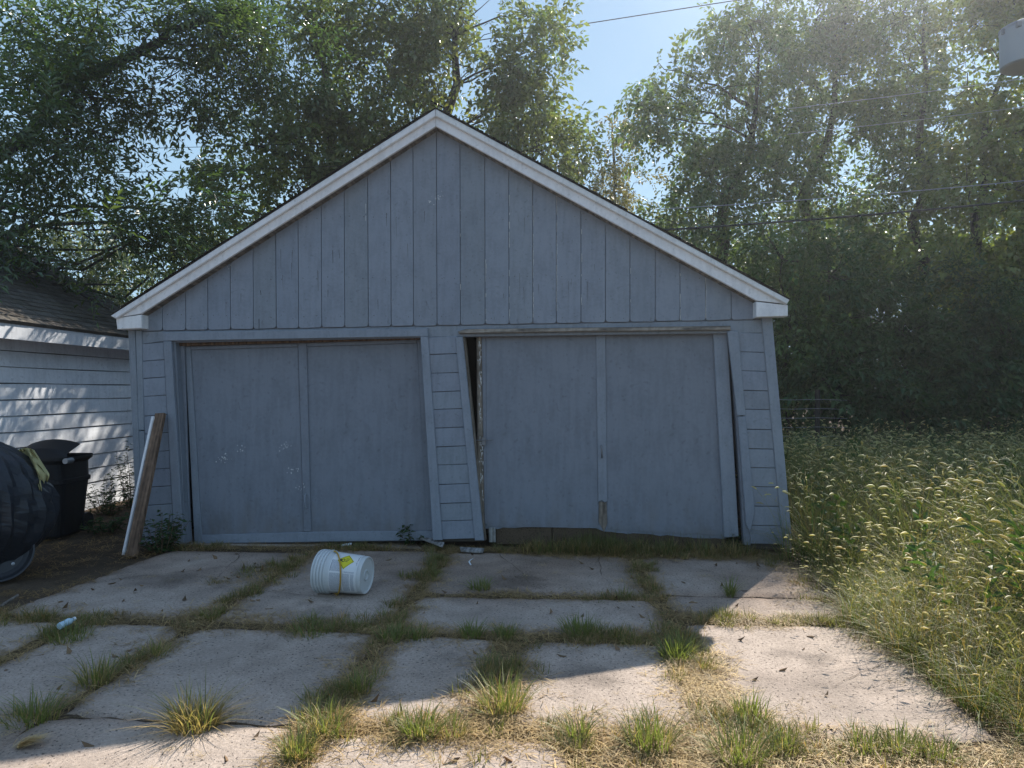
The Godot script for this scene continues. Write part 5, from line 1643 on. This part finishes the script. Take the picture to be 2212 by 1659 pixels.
	# --- single tufts one can point at
	var tufts := [ # px, py, blades, radius, height, dryness, lean, label
		[422, 1576, 420, 0.095, 0.27, 0.88, 0.7, "straw-coloured spiky grass tuft at the shadow's edge, lower left"],
		[907, 1592, 230, 0.075, 0.16, 0.05, 0.6, "bright green grass tuft in sun, lower centre"],
		[975, 1590, 140, 0.06, 0.13, 0.7, 0.6, "straw-coloured tuft just right of the bright green lower one"],
		[1462, 1425, 260, 0.085, 0.17, 0.06, 0.6, "bright green tuft where the shadow edge meets the right joint"],
		[1252, 1372, 240, 0.10, 0.15, 0.15, 0.6, "broad dark tuft in the shade, centre right"],
		[1019, 1380, 170, 0.065, 0.15, 0.1, 0.5, "upright dark tuft, left of the pair at the middle cross joint"],
		[1092, 1382, 150, 0.065, 0.14, 0.2, 0.5, "upright dark tuft, right of the pair at the middle cross joint"],
		[1038, 1277, 170, 0.075, 0.14, 0.15, 0.45, "lone rounded tuft on the slab in front of the right door"],
		[848, 1385, 170, 0.085, 0.14, 0.15, 0.6, "dark tuft below the white bucket, left of two"],
		[902, 1382, 150, 0.07, 0.12, 0.2, 0.6, "dark tuft below the white bucket, right of two"],
		[668, 1370, 260, 0.13, 0.10, 0.15, 0.6, "low wide dark tuft on the slab left of the bucket's tuft pair"],
		[205, 1480, 170, 0.075, 0.20, 0.6, 0.7, "brownish tuft in the shade at lower left"],
		[70, 1558, 220, 0.11, 0.17, 0.35, 0.8, "sprawling dark green tuft at the lower left border"],
		[335, 1415, 150, 0.085, 0.13, 0.75, 0.7, "dry grey tuft where two joints meet at left"],
		[150, 1385, 190, 0.11, 0.14, 0.2, 0.6, "dark green tuft just below the blue bottle"],
		[640, 1640, 170, 0.06, 0.17, 0.45, 0.6, "yellow-green tuft at the bottom border, left of centre"],
		[700, 1585, 200, 0.08, 0.18, 0.5, 0.7, "spiky mixed tuft at the end of the sunlit left joint"],
		[775, 1500, 130, 0.06, 0.18, 0.5, 0.6, "tuft catching the first sun on the joint below the bucket"],
		[1085, 1535, 240, 0.10, 0.22, 0.5, 0.6, "tall mixed tuft in sun between the two middle slabs"],
		[1245, 1600, 130, 0.05, 0.16, 0.2, 0.5, "thin green tuft in sun right of the middle joint"],
		[1405, 1615, 240, 0.10, 0.19, 0.2, 0.6, "green tuft at the near corner of the right-hand slab"],
		[1600, 1645, 240, 0.10, 0.18, 0.12, 0.7, "large green tuft at the bottom border, right of centre"],
		[1620, 1560, 200, 0.07, 0.17, 0.2, 0.5, "tall green blades along the left edge of the sunlit right slab"],
		[1870, 1625, 190, 0.08, 0.13, 0.3, 0.7, "olive tuft at the near edge of the sunlit right slab, left one"],
		[1950, 1630, 190, 0.08, 0.14, 0.2, 0.7, "greener tuft at the near edge of the sunlit right slab, right one"],
		[2030, 1640, 150, 0.07, 0.12, 0.3, 0.7, "small tuft by the lower right corner of the sunlit slab"],
		[1690, 1620, 130, 0.06, 0.13, 0.25, 0.6, "small tuft below the tall blades at lower right"],
		[1578, 1290, 90, 0.03, 0.20, 0.1, 0.5, "thin upright weed lit at the garage's shadow corner"]]
	var kk := 0
	for t in tufts:
		var p := on_y(t[0], t[1], -0.015)
		var mi := MeshInstance3D.new()
		mi.name = numbered("grass_tuft")
		mi.mesh = tuft_mesh(700 + kk, t[2], t[3], t[4], t[5], t[6], 0.0026)
		mi.material_override = M.grass
		mi.position = p
		tag(mi, t[7], "grass tuft", "grass tufts in the driveway")
		add_child(mi)
		kk += 1
	# pulled-up bunch of straw lying on the slab
	var mb := MB.new()
	var rr := RandomNumberGenerator.new(); rr.seed = 9
	var p0 := on_y(42, 1612, 0.012); var p1 := on_y(98, 1598, 0.02)
	for i in 130:
		var d := (p1 - p0) * rr.randf_range(0.5, 1.05) + Vector3(rr.randfn() * 0.02, rr.randf_range(0, 0.035), rr.randfn() * 0.02)
		var a := p0 + Vector3(rr.randfn(), 0, rr.randfn()) * 0.012
		var c := DRY * rr.randf_range(0.8, 1.6)
		mb.strip(PackedVector3Array([a, a + d * 0.5 + Vector3(0, 0.01, 0), a + d]), PackedFloat32Array([0.0015, 0.0015, 0.0004]), d.cross(Vector3.UP).normalized(), c, c)
	tag(put("straw_bunch", mb, M.straw), "small bunch of straw lying on the slab at the lower left corner", "straw")
	# --- leafy weeds by the white wall and the plank
	weed("leafy weed with small pointed leaves against the white wall", on_y(235, 1112), 0.62, 0.36, 26, 7)
	weed("taller thin leafy weed beside the garage's left corner, by the white wall", on_y(285, 1098), 1.05, 0.20, 18, 8)
	weed("bushy dark weed at the foot of the left door jamb, right of the plank", on_y(350, 1192), 0.42, 0.26, 34, 10)
	weed("low dark weed between the bin and the plank", on_y(225, 1150), 0.22, 0.30, 24, 11)
	weed("drooping weed at the foot of the right door's right edge", on_y(1585, 1186), 0.24, 0.20, 22, 12)
	weed("small weed growing at the left door's right corner", on_y(885, 1172), 0.24, 0.20, 18, 13)

func weed(label: String, p: Vector3, h: float, spread: float, stems: int, seed_: int):
	var r := RandomNumberGenerator.new(); r.seed = seed_
	var o := thing("weed", label, "weed", p, "weeds along the walls")
	var st := MB.new(); var lf := MB.new()
	for i in stems:
		var a := r.randf() * TAU; var q := sqrt(r.randf())
		var hh := h * r.randf_range(0.4, 1.05) * (1.1 - 0.45 * q)
		var foot := p + Vector3(cos(a), 0, sin(a)) * q * spread * 0.3
		var tip := p + Vector3(cos(a) * q * spread, hh, sin(a) * q * spread)
		var pts := curve(foot, tip, 0.03, 6, r, 0.15)
		st.tube(pts, PackedFloat32Array([0.004, 0.0035, 0.003, 0.0026, 0.002, 0.0016, 0.001]), 4, false)
		for k in range(1, 7):
			for e in 2:
				var az := r.randf() * TAU
				var d := Vector3(cos(az), r.randf_range(-0.3, 0.5), sin(az)).normalized()
				var kk := r.randf_range(0.7, 1.3)
				var pp := pts[k].lerp(pts[k - 1], r.randf())
				leaf_shape(lf, pp, d, d.cross(Vector3(0.1, 1, 0.2)).normalized(), r.randf_range(0.045, 0.08), r.randf_range(0.022, 0.036), Color(0.055 * kk, 0.095 * kk, 0.032 * kk))
	put("stems", st, M.brown_wood, o)
	var l := put("foliage", lf, M.leaf_shrub, o)
